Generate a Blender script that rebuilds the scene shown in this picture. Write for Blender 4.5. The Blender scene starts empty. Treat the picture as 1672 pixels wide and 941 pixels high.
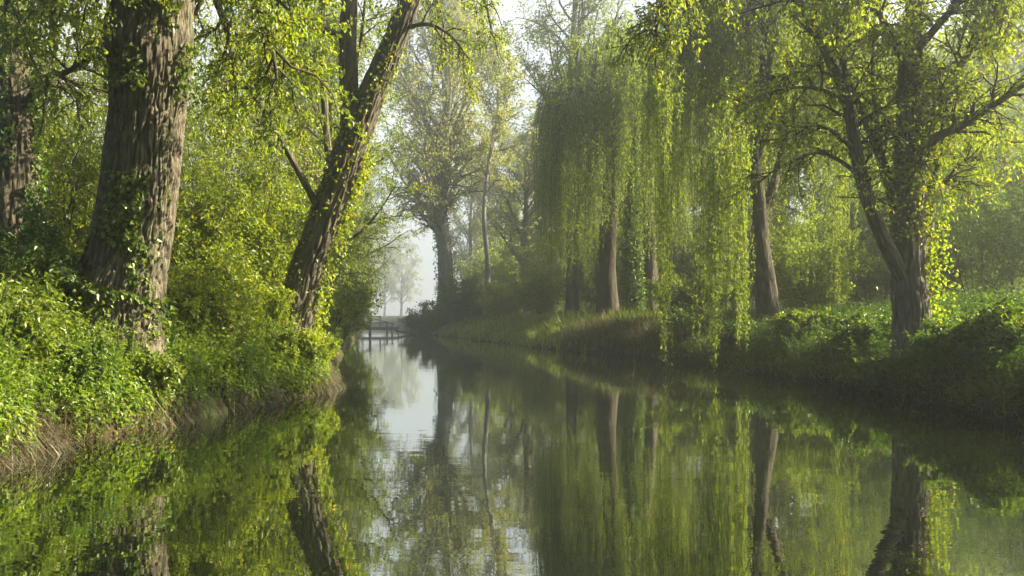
import bpy, math
import numpy as np
from mathutils import Vector

# ------------------------------------------------------------------ scene, camera, light
SC = bpy.context.scene
COL = SC.collection
F = 1448.0 / 1672.0            # focal length in picture widths
H = 1.6                        # eye height above the water
HZ = 520.0                     # picture row of the horizon in the photograph

cam_d = bpy.data.cameras.new("camera")
cam_d.sensor_fit = 'HORIZONTAL'
cam_d.sensor_width = 36.0
cam_d.lens = 36.0 * F
cam_d.shift_y = (HZ - 470.5) / 1672.0
cam_d.clip_start = 0.05
cam_d.clip_end = 2000.0
cam = bpy.data.objects.new("camera", cam_d)
COL.objects.link(cam)
cam.location = (0, 0, H)
cam.rotation_euler = (math.radians(90), 0, 0)
SC.camera = cam

SUN_EL, SUN_AZ = 32.0, 80.0    # azimuth measured from the view direction (+Y) towards the right (+X)
SUN_W, SKY_W, EXPO = 5.0, 0.05, 2.2
CLOUD = (6.4, 6.6, 6.6)
HAZE_D = 0.0035

w = bpy.data.worlds.new("World")
SC.world = w
w.use_nodes = True
nt = w.node_tree
bg = nt.nodes["Background"]
sky = nt.nodes.new("ShaderNodeTexSky")
sky.sky_type = 'NISHITA'
sky.sun_disc = False
sky.sun_elevation = math.radians(SUN_EL)
sky.sun_rotation = math.radians(SUN_AZ)
sky.air_density = 1.0
sky.dust_density = 2.0
sky.ozone_density = 1.0
# thin bright morning cloud veiling the low sky downstream
tcw = nt.nodes.new("ShaderNodeTexCoord")
ncl = nt.nodes.new("ShaderNodeTexNoise")
ncl.inputs["Scale"].default_value = 2.2
ncl.inputs["Detail"].default_value = 5
nt.links.new(tcw.outputs["Generated"], ncl.inputs[0])
mrg = nt.nodes.new("ShaderNodeMapRange")
mrg.inputs[1].default_value, mrg.inputs[2].default_value = 0.35, 0.65
mrg.inputs[3].default_value, mrg.inputs[4].default_value = 0.62, 0.95
nt.links.new(ncl.outputs["Fac"], mrg.inputs[0])
mxw = nt.nodes.new("ShaderNodeMix")
mxw.data_type = 'RGBA'
sxyz = nt.nodes.new("ShaderNodeSeparateXYZ")
nt.links.new(tcw.outputs["Generated"], sxyz.inputs[0])
mel = nt.nodes.new("ShaderNodeMapRange")          # the veil is thick low down, thin overhead
mel.interpolation_type = 'SMOOTHSTEP'
mel.inputs[1].default_value, mel.inputs[2].default_value = 0.28, 0.80
mel.inputs[3].default_value, mel.inputs[4].default_value = 1.0, 0.12
nt.links.new(sxyz.outputs["Z"], mel.inputs[0])
mml = nt.nodes.new("ShaderNodeMath")
mml.operation = 'MULTIPLY'
nt.links.new(mrg.outputs[0], mml.inputs[0])
nt.links.new(mel.outputs[0], mml.inputs[1])
maz = nt.nodes.new("ShaderNodeMapRange")          # veil limited to the downstream sky, shaped to cut fill from behind
maz.interpolation_type = 'SMOOTHSTEP'
maz.inputs[1].default_value, maz.inputs[2].default_value = 0.2, 0.75
nt.links.new(sxyz.outputs["Y"], maz.inputs[0])
mm2 = nt.nodes.new("ShaderNodeMath")
mm2.operation = 'MULTIPLY'
nt.links.new(mml.outputs[0], mm2.inputs[0])
nt.links.new(maz.outputs[0], mm2.inputs[1])
nt.links.new(mm2.outputs[0], mxw.inputs[0])
nt.links.new(sky.outputs[0], mxw.inputs[6])
mxw.inputs[7].default_value = (CLOUD[0], CLOUD[1], CLOUD[2], 1)
nt.links.new(mxw.outputs[2], bg.inputs[0])
bg.inputs[1].default_value = SKY_W

sun_d = bpy.data.lights.new("sun", 'SUN')
sun_d.energy = SUN_W
sun_d.angle = math.radians(0.6)
sun_d.color = (1.0, 0.87, 0.62)
sun = bpy.data.objects.new("sun", sun_d)
COL.objects.link(sun)
_e, _a = math.radians(SUN_EL), math.radians(SUN_AZ)
SUN_DIR = Vector((math.sin(_a) * math.cos(_e), math.cos(_a) * math.cos(_e), math.sin(_e)))
sun.rotation_euler = SUN_DIR.to_track_quat('Z', 'Y').to_euler()
sun.location = (60, 30, 60)

SC.render.engine = 'CYCLES'
SC.view_settings.view_transform = 'Standard'
SC.view_settings.look = 'None'
SC.view_settings.exposure = EXPO
SC.view_settings.gamma = 1.0
SC.view_settings.use_curve_mapping = False
cy = SC.cycles
cy.max_bounces = 7
cy.diffuse_bounces = 3
cy.glossy_bounces = 3
cy.transmission_bounces = 3
cy.transparent_max_bounces = 4
cy.volume_bounces = 1
cy.caustics_reflective = False
cy.caustics_refractive = False
cy.sample_clamp_indirect = 4.0
cy.use_adaptive_sampling = True
cy.adaptive_threshold = 0.015
cy.use_denoising = True
try:
    cy.denoiser = 'OPENIMAGEDENOISE'
    cy.denoising_input_passes = 'RGB_ALBEDO_NORMAL'
    cy.denoising_prefilter = 'ACCURATE'
except Exception:
    pass

# ------------------------------------------------------------------ numeric helpers
RNG = np.random.default_rng(7)


def reseed(k):
    global RNG
    RNG = np.random.default_rng(k)


def at(px, py, d):
    """a point of the place seen at column px, row py of the photograph, d metres away"""
    return np.array([(px - 836.0) / 1448.0 * d, d, H - (py - HZ) / 1448.0 * d])


def _hash(i, j, k, seed):
    h = (i.astype(np.int64) * 374761393 + j.astype(np.int64) * 668265263 + k.astype(np.int64) * 2147483647 + seed * 974634777) & 0xffffffff
    h = ((h ^ (h >> 13)) * 1274126177) & 0xffffffff
    h = (h ^ (h >> 16)) & 0xffff
    return h / 65535.0


def vnoise(p, seed=0):
    p = np.asarray(p, float)
    i = np.floor(p).astype(np.int64)
    f = p - i
    f = f * f * (3 - 2 * f)
    r = 0.0
    for a in (0, 1):
        for b in (0, 1):
            for c in (0, 1):
                wt = (f[..., 0] if a else 1 - f[..., 0]) * (f[..., 1] if b else 1 - f[..., 1]) * (f[..., 2] if c else 1 - f[..., 2])
                r = r + wt * _hash(i[..., 0] + a, i[..., 1] + b, i[..., 2] + c, seed)
    return r


def nrm(v):
    return v / np.maximum(np.linalg.norm(v, axis=-1, keepdims=True), 1e-9)


def randdir(n):
    return nrm(RNG.normal(size=(n, 3)))


def spline(pts, k):
    """smooth polyline of k points through pts"""
    pts = np.asarray(pts, float)
    n = len(pts)
    if n == 2:
        t = np.linspace(0, 1, k)[:, None]
        return pts[0] * (1 - t) + pts[1] * t
    P = np.vstack([2 * pts[0] - pts[1], pts, 2 * pts[-1] - pts[-2]])
    u = np.linspace(0, n - 1, k)
    i = np.minimum(u.astype(int), n - 2)
    t = (u - i)[:, None]
    p0, p1, p2, p3 = P[i], P[i + 1], P[i + 2], P[i + 3]
    return 0.5 * (2 * p1 + (p2 - p0) * t + (2 * p0 - 5 * p1 + 4 * p2 - p3) * t ** 2 + (3 * p1 - p0 - 3 * p2 + p3) * t ** 3)


# ------------------------------------------------------------------ mesh buffer
class Buf:
    def __init__(self):
        self.v, self.f, self.r, self.b, self.m, self.n = [], [], [], [], [], 0

    def add(self, v, f, rnd=None, bk=None, mat=0):
        v = np.asarray(v, float).reshape(-1, 3)
        f = np.asarray(f, np.int64).reshape(-1, 4)
        self.v.append(v)
        self.f.append(f + self.n)
        self.r.append(np.full(len(f), 0.5) if rnd is None else rnd)
        self.b.append(np.zeros((len(v), 3)) if bk is None else bk)
        self.m.append(np.full(len(f), mat, np.int32))
        self.n += len(v)

    def mesh(self, name, mats, origin=(0, 0, 0), smooth=True):
        v = np.vstack(self.v) - np.asarray(origin, float)
        f = np.vstack(self.f)
        me = bpy.data.meshes.new(name)
        me.vertices.add(len(v))
        me.vertices.foreach_set("co", v.astype(np.float32).ravel())
        me.loops.add(len(f) * 4)
        me.loops.foreach_set("vertex_index", f.astype(np.int32).ravel())
        me.polygons.add(len(f))
        me.polygons.foreach_set("loop_start", np.arange(0, len(f) * 4, 4, dtype=np.int32))
        me.polygons.foreach_set("material_index", np.concatenate(self.m))
        me.polygons.foreach_set("use_smooth", np.full(len(f), smooth))
        me.update(calc_edges=True)
        a = me.attributes.new("rnd", 'FLOAT', 'FACE')
        a.data.foreach_set("value", np.concatenate(self.r).astype(np.float32))
        bk = np.vstack(self.b)
        if np.any(bk):
            a = me.attributes.new("bk", 'FLOAT_VECTOR', 'POINT')
            a.data.foreach_set("vector", bk.astype(np.float32).ravel())
        for m in (mats if isinstance(mats, (list, tuple)) else [mats]):
            me.materials.append(m)
        return me

    def obj(self, name, mats, parent=None, origin=(0, 0, 0), smooth=True):
        o = bpy.data.objects.new(name, self.mesh(name, mats, origin, smooth))
        COL.objects.link(o)
        if parent is not None:
            o.parent = parent
        return o


def tag(o, label=None, cat=None, group=None, kind=None):
    for k, v in (("label", label), ("category", cat), ("group", group), ("kind", kind)):
        if v:
            o[k] = v
    return o


def thing(name, label, cat, loc, group=None):
    o = bpy.data.objects.new(name, None)
    COL.objects.link(o)
    o.empty_display_size = 0.2
    o.location = Vector([float(c) for c in loc])
    return tag(o, label, cat, group)


def dup(root, loc, rotz, scale, label, group=None):
    r = root.copy()
    COL.objects.link(r)
    r.location = Vector([float(c) for c in loc])
    r.rotation_euler = (0, 0, rotz)
    r.scale = (scale, scale, scale) if np.isscalar(scale) else scale
    r["label"] = label
    if group:
        r["group"] = group
    for ch in list(root.children):
        c = ch.copy()
        COL.objects.link(c)
        c.parent = r
        for g in list(ch.children):
            d = g.copy()
            COL.objects.link(d)
            d.parent = c
    return r


# ------------------------------------------------------------------ tubes, branches, leaves
def tubes(buf, paths, radii, nseg, mat=0, disp=None):
    """paths (B,K,3), radii (B,K): round branches, all in one call"""
    paths = np.asarray(paths, float)
    radii = np.asarray(radii, float)
    if paths.ndim == 2:
        paths, radii = paths[None], radii[None]
    B, K, _ = paths.shape
    tan = nrm(np.gradient(paths, axis=1))
    ref = np.zeros_like(tan)
    main = nrm(paths[:, -1] - paths[:, 0])
    alt = np.where(np.abs(main[:, 2:3]) > 0.8, np.array([[1.0, 0, 0]]), np.array([[0, 0, 1.0]]))
    ref[:] = alt[:, None]
    u = nrm(np.cross(ref, tan))
    v = np.cross(tan, u)
    th = np.linspace(0, 2 * np.pi, nseg, endpoint=False)
    s = np.concatenate([np.zeros((B, 1)), np.cumsum(np.linalg.norm(np.diff(paths, axis=1), axis=2), axis=1)], axis=1)
    c, sn = np.cos(th), np.sin(th)
    R = np.repeat(radii[:, :, None], nseg, axis=2)
    bk = np.stack([R * c, R * sn, np.repeat(s[:, :, None], nseg, axis=2)], axis=-1)
    off = RNG.uniform(0, 50, size=(B, 1, 1, 3))
    bk = bk + off
    if disp is not None:
        R = disp(R, th[None, None, :] + np.zeros_like(R), s[:, :, None] + np.zeros_like(R))
    pos = paths[:, :, None] + R[..., None] * (u[:, :, None] * c[None, None, :, None] + v[:, :, None] * sn[None, None, :, None])
    idx = np.arange(B * K * nseg).reshape(B, K, nseg)
    nx = np.roll(idx, -1, axis=2)
    q = np.stack([idx[:, :-1], nx[:, :-1], nx[:, 1:], idx[:, 1:]], axis=-1)
    buf.add(pos.reshape(-1, 3), q.reshape(-1, 4), rnd=np.repeat(RNG.uniform(size=B), (K - 1) * nseg), bk=bk.reshape(-1, 3), mat=mat)
    return pos


def along(paths, t, b=None):
    """points and tangents at fraction t (B,n) of each path"""
    B, K, _ = paths.shape
    x = t * (K - 1)
    i = np.minimum(x.astype(int), K - 2)
    f = (x - i)[..., None]
    bi = np.arange(B)[:, None]
    p0, p1 = paths[bi, i], paths[bi, i + 1]
    return p0 * (1 - f) + p1 * f, nrm(p1 - p0), i


def grow(paths, radii, n, t0, t1, length, angle, up=0.0, grav=0.0, wig=0.25, K=5, taper=0.6, tip=0.25, lshape=None):
    """n children on each parent path"""
    B = len(paths)
    t = t0 + (t1 - t0) * (np.arange(n)[None] + RNG.uniform(size=(B, n))) / n
    p, tan, i = along(paths, t)
    r0 = radii[np.arange(B)[:, None], i] * taper
    side = nrm(np.cross(tan, RNG.normal(size=(B, n, 3))))
    an = np.radians(angle) * RNG.uniform(0.65, 1.25, size=(B, n, 1))
    d = tan * np.cos(an) + side * np.sin(an)
    d[..., 2] += up
    d = nrm(d)
    L = RNG.uniform(length[0], length[1], size=(B, n))
    if lshape is not None:
        L = L * lshape(t)
    p, d, L, r0 = p.reshape(-1, 3), d.reshape(-1, 3), L.reshape(-1), r0.reshape(-1)
    N = len(p)
    out = np.empty((N, K, 3))
    out[:, 0] = p
    for k in range(1, K):
        out[:, k] = out[:, k - 1] + d * (L / (K - 1))[:, None]
        d = d + RNG.normal(size=(N, 3)) * wig
        d[:, 2] += -grav + up * 0.3
        d = nrm(d)
    rad = r0[:, None] * np.linspace(1, tip, K)[None]
    return out, rad


def leaves(buf, P, A, N, L, W, mat=0, fold=0.25, fine=False, rnd=None):
    """leaf blades: base P, long axis A, face normal N"""
    n = len(P)
    A = nrm(A)
    S = nrm(np.cross(A, N))
    Nn = np.cross(S, A)
    L = np.broadcast_to(L, (n,))[:, None]
    W = np.broadcast_to(W, (n,))[:, None]
    rnd = RNG.uniform(size=n) if rnd is None else rnd
    if fine:
        drop = Nn * L
        v = np.stack([P,
                      P + A * L * 0.30 + S * W * 0.5 + Nn * W * fold,
                      P + A * L * 0.68 + S * W * 0.36 + Nn * W * fold * 0.6 - drop * 0.06,
                      P + A * L - drop * 0.18,
                      P + A * L * 0.68 - S * W * 0.36 + Nn * W * fold * 0.6 - drop * 0.06,
                      P + A * L * 0.30 - S * W * 0.5 + Nn * W * fold], axis=1)
        b = (np.arange(n) * 6)[:, None]
        q = np.concatenate([b + np.array([[0, 1, 2, 3]]), b + np.array([[0, 3, 4, 5]])], axis=1)
        buf.add(v.reshape(-1, 3), q.reshape(-1, 4), rnd=np.repeat(rnd, 2), mat=mat)
    else:
        v = np.stack([P, P + A * L * 0.45 + S * W * 0.5 + Nn * W * fold, P + A * L, P + A * L * 0.45 - S * W * 0.5 + Nn * W * fold], axis=1)
        q = np.arange(n * 4).reshape(n, 4)
        buf.add(v.reshape(-1, 3), q, rnd=rnd, mat=mat)


def leaf_twigs(buf, tw, n, L, W, spread=0.05, droop=0.35, t0=0.15, mat=0, fine=False, clump=0.3):
    """n leaves along every twig"""
    B = len(tw)
    t = RNG.uniform(t0, 1.0, size=(B, n))
    p, tan, _ = along(tw, t)
    p = p.reshape(-1, 3) + RNG.normal(size=(B * n, 3)) * spread
    a = tan.reshape(-1, 3) * 0.55 + RNG.normal(size=(B * n, 3)) * 0.6
    a[:, 2] -= droop
    nn = RNG.normal(size=(B * n, 3)) * 0.6 + np.array([0, 0, 0.9])
    s = RNG.uniform(0.6, 1.2, size=B * n)
    hue = np.clip(np.repeat(RNG.uniform(size=B), n) * clump + RNG.uniform(size=B * n) * (1 - clump), 0, 1)
    leaves(buf, p, a, nn, L * s, W * s, mat=mat, fine=fine, rnd=hue)


# ------------------------------------------------------------------ materials
def new_mat(name):
    m = bpy.data.materials.new(name)
    m.use_nodes = True
    t = m.node_tree
    for n in list(t.nodes):
        t.nodes.remove(n)
    out = t.nodes.new("ShaderNodeOutputMaterial")
    return m, t, out


def ramp(t, stops):
    r = t.nodes.new("ShaderNodeValToRGB")
    e = r.color_ramp.elements
    while len(e) < len(stops):
        e.new(0.5)
    for el, (p, c) in zip(e, stops):
        el.position = p
        el.color = (c[0], c[1], c[2], 1)
    return r


LEAF_K = 2.0
LEAF_W = (1.40, 1.05, 0.48)   # young spring leaves lean to yellow


def leaf_mat(name, stops, trans=0.5, tint=(1.6, 1.6, 0.6), gloss=0.035, rough=0.5):
    m, t, out = new_mat(name)
    at_ = t.nodes.new("ShaderNodeAttribute")
    at_.attribute_name = "rnd"
    # half of the light is reflected and half let through: each half carries twice its share
    r = ramp(t, [(p, [LEAF_K * c * w_ for c, w_ in zip(col, LEAF_W)]) for p, col in stops])
    t.links.new(at_.outputs["Fac"], r.inputs[0])
    d = t.nodes.new("ShaderNodeBsdfDiffuse")
    t.links.new(r.outputs[0], d.inputs[0])
    mul = t.nodes.new("ShaderNodeMix")
    mul.data_type = 'RGBA'
    mul.blend_type = 'MULTIPLY'
    mul.inputs[0].default_value = 1.0
    t.links.new(r.outputs[0], mul.inputs[6])
    mul.inputs[7].default_value = (tint[0], tint[1], tint[2], 1)
    tr = t.nodes.new("ShaderNodeBsdfTranslucent")
    t.links.new(mul.outputs[2], tr.inputs[0])
    mx = t.nodes.new("ShaderNodeMixShader")
    mx.inputs[0].default_value = trans
    t.links.new(d.outputs[0], mx.inputs[1])
    t.links.new(tr.outputs[0], mx.inputs[2])
    g = t.nodes.new("ShaderNodeBsdfGlossy")
    g.inputs["Roughness"].default_value = rough
    g.inputs["Color"].default_value = (0.9, 0.95, 0.85, 1)
    m2 = t.nodes.new("ShaderNodeMixShader")
    m2.inputs[0].default_value = gloss
    t.links.new(mx.outputs[0], m2.inputs[1])
    t.links.new(g.outputs[0], m2.inputs[2])
    t.links.new(m2.outputs[0], out.inputs[0])
    return m


def bark_mat(name, dark, light, moss=(0.05, 0.075, 0.02), moss_amt=0.35, scale=1.0, bump=0.8):
    m, t, out = new_mat(name)
    at_ = t.nodes.new("ShaderNodeAttribute")
    at_.attribute_name = "bk"
    mp = t.nodes.new("ShaderNodeMapping")
    mp.inputs["Scale"].default_value = (16 * scale, 16 * scale, 2.6 * scale)
    t.links.new(at_.outputs["Vector"], mp.inputs[0])
    n1 = t.nodes.new("ShaderNodeTexNoise")
    n1.inputs["Scale"].default_value = 1.0
    n1.inputs["Detail"].default_value = 5
    n1.inputs["Roughness"].default_value = 0.62
    n1.inputs["Distortion"].default_value = 0.6
    t.links.new(mp.outputs[0], n1.inputs[0])
    vo = t.nodes.new("ShaderNodeTexVoronoi")
    vo.feature = 'DISTANCE_TO_EDGE'
    vo.inputs["Scale"].default_value = 0.8
    t.links.new(mp.outputs[0], vo.inputs[0])
    mulv = t.nodes.new("ShaderNodeMath")
    mulv.operation = 'MULTIPLY_ADD'
    mulv.inputs[1].default_value = 0.8
    t.links.new(vo.outputs["Distance"], mulv.inputs[0])
    t.links.new(n1.outputs["Fac"], mulv.inputs[2])
    r = ramp(t, [(0.36, dark), (0.58, [(a + b) / 2 for a, b in zip(dark, light)]), (0.86, light)])
    t.links.new(mulv.outputs[0], r.inputs[0])
    mp2 = t.nodes.new("ShaderNodeMapping")
    mp2.inputs["Scale"].default_value = (2.2, 2.2, 0.9)
    t.links.new(at_.outputs["Vector"], mp2.inputs[0])
    n2 = t.nodes.new("ShaderNodeTexNoise")
    n2.inputs["Scale"].default_value = 1.0
    n2.inputs["Detail"].default_value = 6
    t.links.new(mp2.outputs[0], n2.inputs[0])
    r2 = ramp(t, [(0.48, (0, 0, 0)), (0.68, (moss_amt,) * 3)])
    t.links.new(n2.outputs["Fac"], r2.inputs[0])
    mx = t.nodes.new("ShaderNodeMix")
    mx.data_type = 'RGBA'
    t.links.new(r2.outputs[0], mx.inputs[0])
    t.links.new(r.outputs[0], mx.inputs[6])
    mx.inputs[7].default_value = (*moss, 1)
    p = t.nodes.new("ShaderNodeBsdfPrincipled")
    p.inputs["Roughness"].default_value = 0.9
    p.inputs["Specular IOR Level"].default_value = 0.25
    t.links.new(mx.outputs[2], p.inputs["Base Color"])
    b = t.nodes.new("ShaderNodeBump")
    b.inputs["Strength"].default_value = bump
    b.inputs["Distance"].default_value = 0.04
    t.links.new(mulv.outputs[0], b.inputs["Height"])
    t.links.new(b.outputs[0], p.inputs["Normal"])
    t.links.new(p.outputs[0], out.inputs[0])
    return m


M = {}
M['bark'] = bark_mat("furrowed_bark", (0.014, 0.012, 0.009), (0.165, 0.142, 0.10), moss_amt=0.35)
M['bark_dark'] = bark_mat("dark_bark", (0.018, 0.015, 0.011), (0.12, 0.098, 0.07), moss=(0.04, 0.06, 0.018), moss_amt=0.5)
M['bark_grey'] = bark_mat("grey_bark", (0.05, 0.043, 0.034), (0.21, 0.18, 0.14), moss=(0.07, 0.10, 0.02), moss_amt=0.45)
M['bark_hazed'] = bark_mat("hazed_bark", (0.10, 0.095, 0.085), (0.32, 0.30, 0.26), moss_amt=0.25)  # bark lightened to put haze fade into the far trees' colour
M['twig'] = bark_mat("twig_bark", (0.03, 0.025, 0.016), (0.10, 0.08, 0.05), moss_amt=0.2, bump=0.1)
M['leaf_lime'] = leaf_mat("lime_leaf", [(0, (0.030, 0.065, 0.010)), (0.5, (0.065, 0.115, 0.014)), (0.93, (0.105, 0.15, 0.018)), (1, (0.15, 0.16, 0.02))], trans=0.55)
M['leaf_mid'] = leaf_mat("mid_green_leaf", [(0, (0.024, 0.055, 0.012)), (0.5, (0.048, 0.09, 0.017)), (1, (0.085, 0.125, 0.022))])
M['leaf_deep'] = leaf_mat("deep_green_leaf", [(0, (0.014, 0.038, 0.010)), (0.6, (0.028, 0.066, 0.014)), (1, (0.055, 0.10, 0.018))], trans=0.4)
M['leaf_willow'] = leaf_mat("willow_leaf", [(0, (0.032, 0.070, 0.014)), (0.5, (0.062, 0.118, 0.020)), (0.95, (0.10, 0.155, 0.024)), (1, (0.17, 0.17, 0.03))], trans=0.55, tint=(1.75, 1.65, 0.7))
M['leaf_olive'] = leaf_mat("hazed_olive_leaf", [(0, (0.060, 0.095, 0.055)), (0.5, (0.095, 0.145, 0.080)), (1, (0.14, 0.19, 0.10))], trans=0.5, tint=(1.5, 1.4, 0.8))  # olive leaf, paled in its colour to imitate distance haze
M['leaf_ivy'] = leaf_mat("ivy_leaf", [(0, (0.012, 0.032, 0.009)), (0.6, (0.028, 0.062, 0.012)), (1, (0.07, 0.11, 0.02))], trans=0.35, gloss=0.04, rough=0.45)
M['herb'] = leaf_mat("herb_leaf", [(0, (0.022, 0.058, 0.010)), (0.5, (0.045, 0.10, 0.014)), (1, (0.09, 0.14, 0.02))], trans=0.5)
M['herb_deep'] = leaf_mat("nettle_leaf", [(0, (0.010, 0.030, 0.007)), (0.5, (0.020, 0.056, 0.010)), (1, (0.046, 0.095, 0.015))], trans=0.45)
M['straw'] = leaf_mat("dry_stem", [(0, (0.013, 0.013, 0.014)), (0.6, (0.032, 0.034, 0.034)), (1, (0.075, 0.082, 0.08))], trans=0.2, tint=(1.1, 1.05, 0.9), gloss=0.03)
M['reed'] = leaf_mat("withered_reed", [(0, (0.018, 0.020, 0.026)), (0.5, (0.036, 0.041, 0.046)), (0.8, (0.040, 0.062, 0.030)), (1, (0.07, 0.076, 0.075))], trans=0.25, tint=(1.2, 1.1, 0.9), gloss=0.03)
M['grass_lit'] = leaf_mat("lit_grass_blade", [(0, (0.045, 0.090, 0.020)), (0.6, (0.075, 0.135, 0.030)), (1, (0.12, 0.165, 0.045))], trans=0.45, tint=(1.5, 1.4, 0.7))  # lighter copy of grass: sunlight on the far slope put into colour
M['grass'] = leaf_mat("grass_blade", [(0, (0.020, 0.048, 0.010)), (0.6, (0.036, 0.078, 0.014)), (0.92, (0.06, 0.095, 0.022)), (1, (0.12, 0.11, 0.05))], trans=0.45, tint=(1.5, 1.4, 0.7))


def soil_mat():
    m, t, out = new_mat("bank_soil")
    tc = t.nodes.new("ShaderNodeTexCoord")
    n = t.nodes.new("ShaderNodeTexNoise")
    n.inputs["Scale"].default_value = 1.7
    n.inputs["Detail"].default_value = 9
    n.inputs["Roughness"].default_value = 0.7
    t.links.new(tc.outputs["Object"], n.inputs[0])
    r = ramp(t, [(0.32, (0.02, 0.015, 0.009)), (0.5, (0.05, 0.038, 0.02)), (0.62, (0.03, 0.055, 0.012)), (0.8, (0.05, 0.085, 0.02))])
    t.links.new(n.outputs["Fac"], r.inputs[0])
    p = t.nodes.new("ShaderNodeBsdfPrincipled")
    p.inputs["Roughness"].default_value = 0.95
    p.inputs["Specular IOR Level"].default_value = 0.1
    t.links.new(r.outputs[0], p.inputs["Base Color"])
    n2 = t.nodes.new("ShaderNodeTexNoise")
    n2.inputs["Scale"].default_value = 14
    n2.inputs["Detail"].default_value = 6
    t.links.new(tc.outputs["Object"], n2.inputs[0])
    b = t.nodes.new("ShaderNodeBump")
    b.inputs["Strength"].default_value = 0.8
    b.inputs["Distance"].default_value = 0.06
    t.links.new(n2.outputs["Fac"], b.inputs["Height"])
    t.links.new(b.outputs[0], p.inputs["Normal"])
    t.links.new(p.outputs[0], out.inputs[0])
    return m


def water_mat():
    m, t, out = new_mat("river_water")
    tc = t.nodes.new("ShaderNodeTexCoord")
    mp = t.nodes.new("ShaderNodeMapping")
    mp.inputs["Scale"].default_value = (0.55, 1.6, 1.0)
    t.links.new(tc.outputs["Object"], mp.inputs[0])
    n = t.nodes.new("ShaderNodeTexNoise")
    n.inputs["Scale"].default_value = 1.6
    n.inputs["Detail"].default_value = 3
    n.inputs["Roughness"].default_value = 0.5
    t.links.new(mp.outputs[0], n.inputs[0])
    # calm stretches and faintly ruffled ones
    n2 = t.nodes.new("ShaderNodeTexNoise")
    n2.inputs["Scale"].default_value = 0.16
    n2.inputs["Detail"].default_value = 2
    t.links.new(tc.outputs["Object"], n2.inputs[0])
    r = ramp(t, [(0.40, (0.25, 0.25, 0.25)), (0.68, (1, 1, 1))])
    t.links.new(n2.outputs["Fac"], r.inputs[0])
    mu = t.nodes.new("ShaderNodeMath")
    mu.operation = 'MULTIPLY'
    t.links.new(n.outputs["Fac"], mu.inputs[0])
    t.links.new(r.outputs[0], mu.inputs[1])
    b = t.nodes.new("ShaderNodeBump")
    b.inputs["Strength"].default_value = 0.07
    b.inputs["Distance"].default_value = 0.05
    t.links.new(mu.outputs[0], b.inputs["Height"])
    d = t.nodes.new("ShaderNodeBsdfDiffuse")
    d.inputs[0].default_value = (0.007, 0.010, 0.005, 1)
    g = t.nodes.new("ShaderNodeBsdfGlossy")
    g.inputs["Color"].default_value = (0.95, 0.97, 0.94, 1)
    g.inputs["Roughness"].default_value = 0.014
    fr = t.nodes.new("ShaderNodeFresnel")
    fr.inputs[0].default_value = 1.34
    pw = t.nodes.new("ShaderNodeMath")
    pw.operation = 'POWER'
    pw.inputs[1].default_value = 0.44
    mx = t.nodes.new("ShaderNodeMixShader")
    t.links.new(b.outputs[0], fr.inputs["Normal"])
    t.links.new(b.outputs[0], g.inputs["Normal"])
    t.links.new(fr.outputs[0], pw.inputs[0])
    t.links.new(pw.outputs[0], mx.inputs[0])
    t.links.new(d.outputs[0], mx.inputs[1])
    t.links.new(g.outputs[0], mx.inputs[2])
    t.links.new(mx.outputs[0], out.inputs[0])
    return m


def wood_mat():
    m, t, out = new_mat("weathered_wood")
    tc = t.nodes.new("ShaderNodeTexCoord")
    n = t.nodes.new("ShaderNodeTexNoise")
    n.inputs["Scale"].default_value = 6
    n.inputs["Detail"].default_value = 6
    t.links.new(tc.outputs["Object"], n.inputs[0])
    r = ramp(t, [(0.3, (0.10, 0.092, 0.08)), (0.7, (0.24, 0.225, 0.20))])  # weathered grey, lightened so haze fade is partly in the colour
    t.links.new(n.outputs["Fac"], r.inputs[0])
    p = t.nodes.new("ShaderNodeBsdfPrincipled")
    p.inputs["Roughness"].default_value = 0.85
    t.links.new(r.outputs[0], p.inputs["Base Color"])
    t.links.new(p.outputs[0], out.inputs[0])
    return m


M['soil'], M['water'], M['wood'] = soil_mat(), water_mat(), wood_mat()

# ------------------------------------------------------------------ terrain and water
LX = np.array([[-60, -7.5], [2, -6.3], [9.65, -5.75], [14, -5.2], [19.3, -4.05], [23, -4.8], [32, -6.6], [45, -8.6], [70, -12.2], [93, -15.8], [120, -21], [160, -34], [220, -62], [340, -120]])
RX = np.array([[-60, 10], [2, 9.0], [9, 8.4], [13.6, 7.9], [20, 7.7], [29, 7.3], [35, 5.5], [42, 3.1], [60, -1.5], [80, -6.4], [93, -10.4], [120, -14], [160, -25], [220, -52], [340, -108]])


def _wob(y, seed):
    y = np.asarray(y, float)
    p = np.stack([y * 0.45, np.zeros_like(y), np.zeros_like(y)], -1)
    q = np.stack([y * 1.3, np.zeros_like(y) + 3.3, np.zeros_like(y)], -1)
    return (vnoise(p, seed) - 0.5) * 0.7 + (vnoise(q, seed) - 0.5) * 0.3


def edge_l(y):
    return np.interp(y, LX[:, 0], LX[:, 1]) + _wob(y, 11)


def edge_r(y):
    return np.interp(y, RX[:, 0], RX[:, 1]) + _wob(y, 23)


PT = np.array([-4, -1.5, -0.4, 0, 0.12, 0.3, 0.8, 2.0, 5.0, 12.0, 40.0, 120.0, 400.0])
PZL = np.array([-1.3, -0.9, -0.35, -0.04, 0.22, 0.42, 0.72, 1.10, 1.6, 2.0, 2.4, 2.8, 3.2])
PZR = np.array([-1.3, -0.9, -0.35, -0.04, 0.14, 0.30, 0.58, 1.05, 1.65, 2.0, 2.3, 2.7, 3.2])


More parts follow.
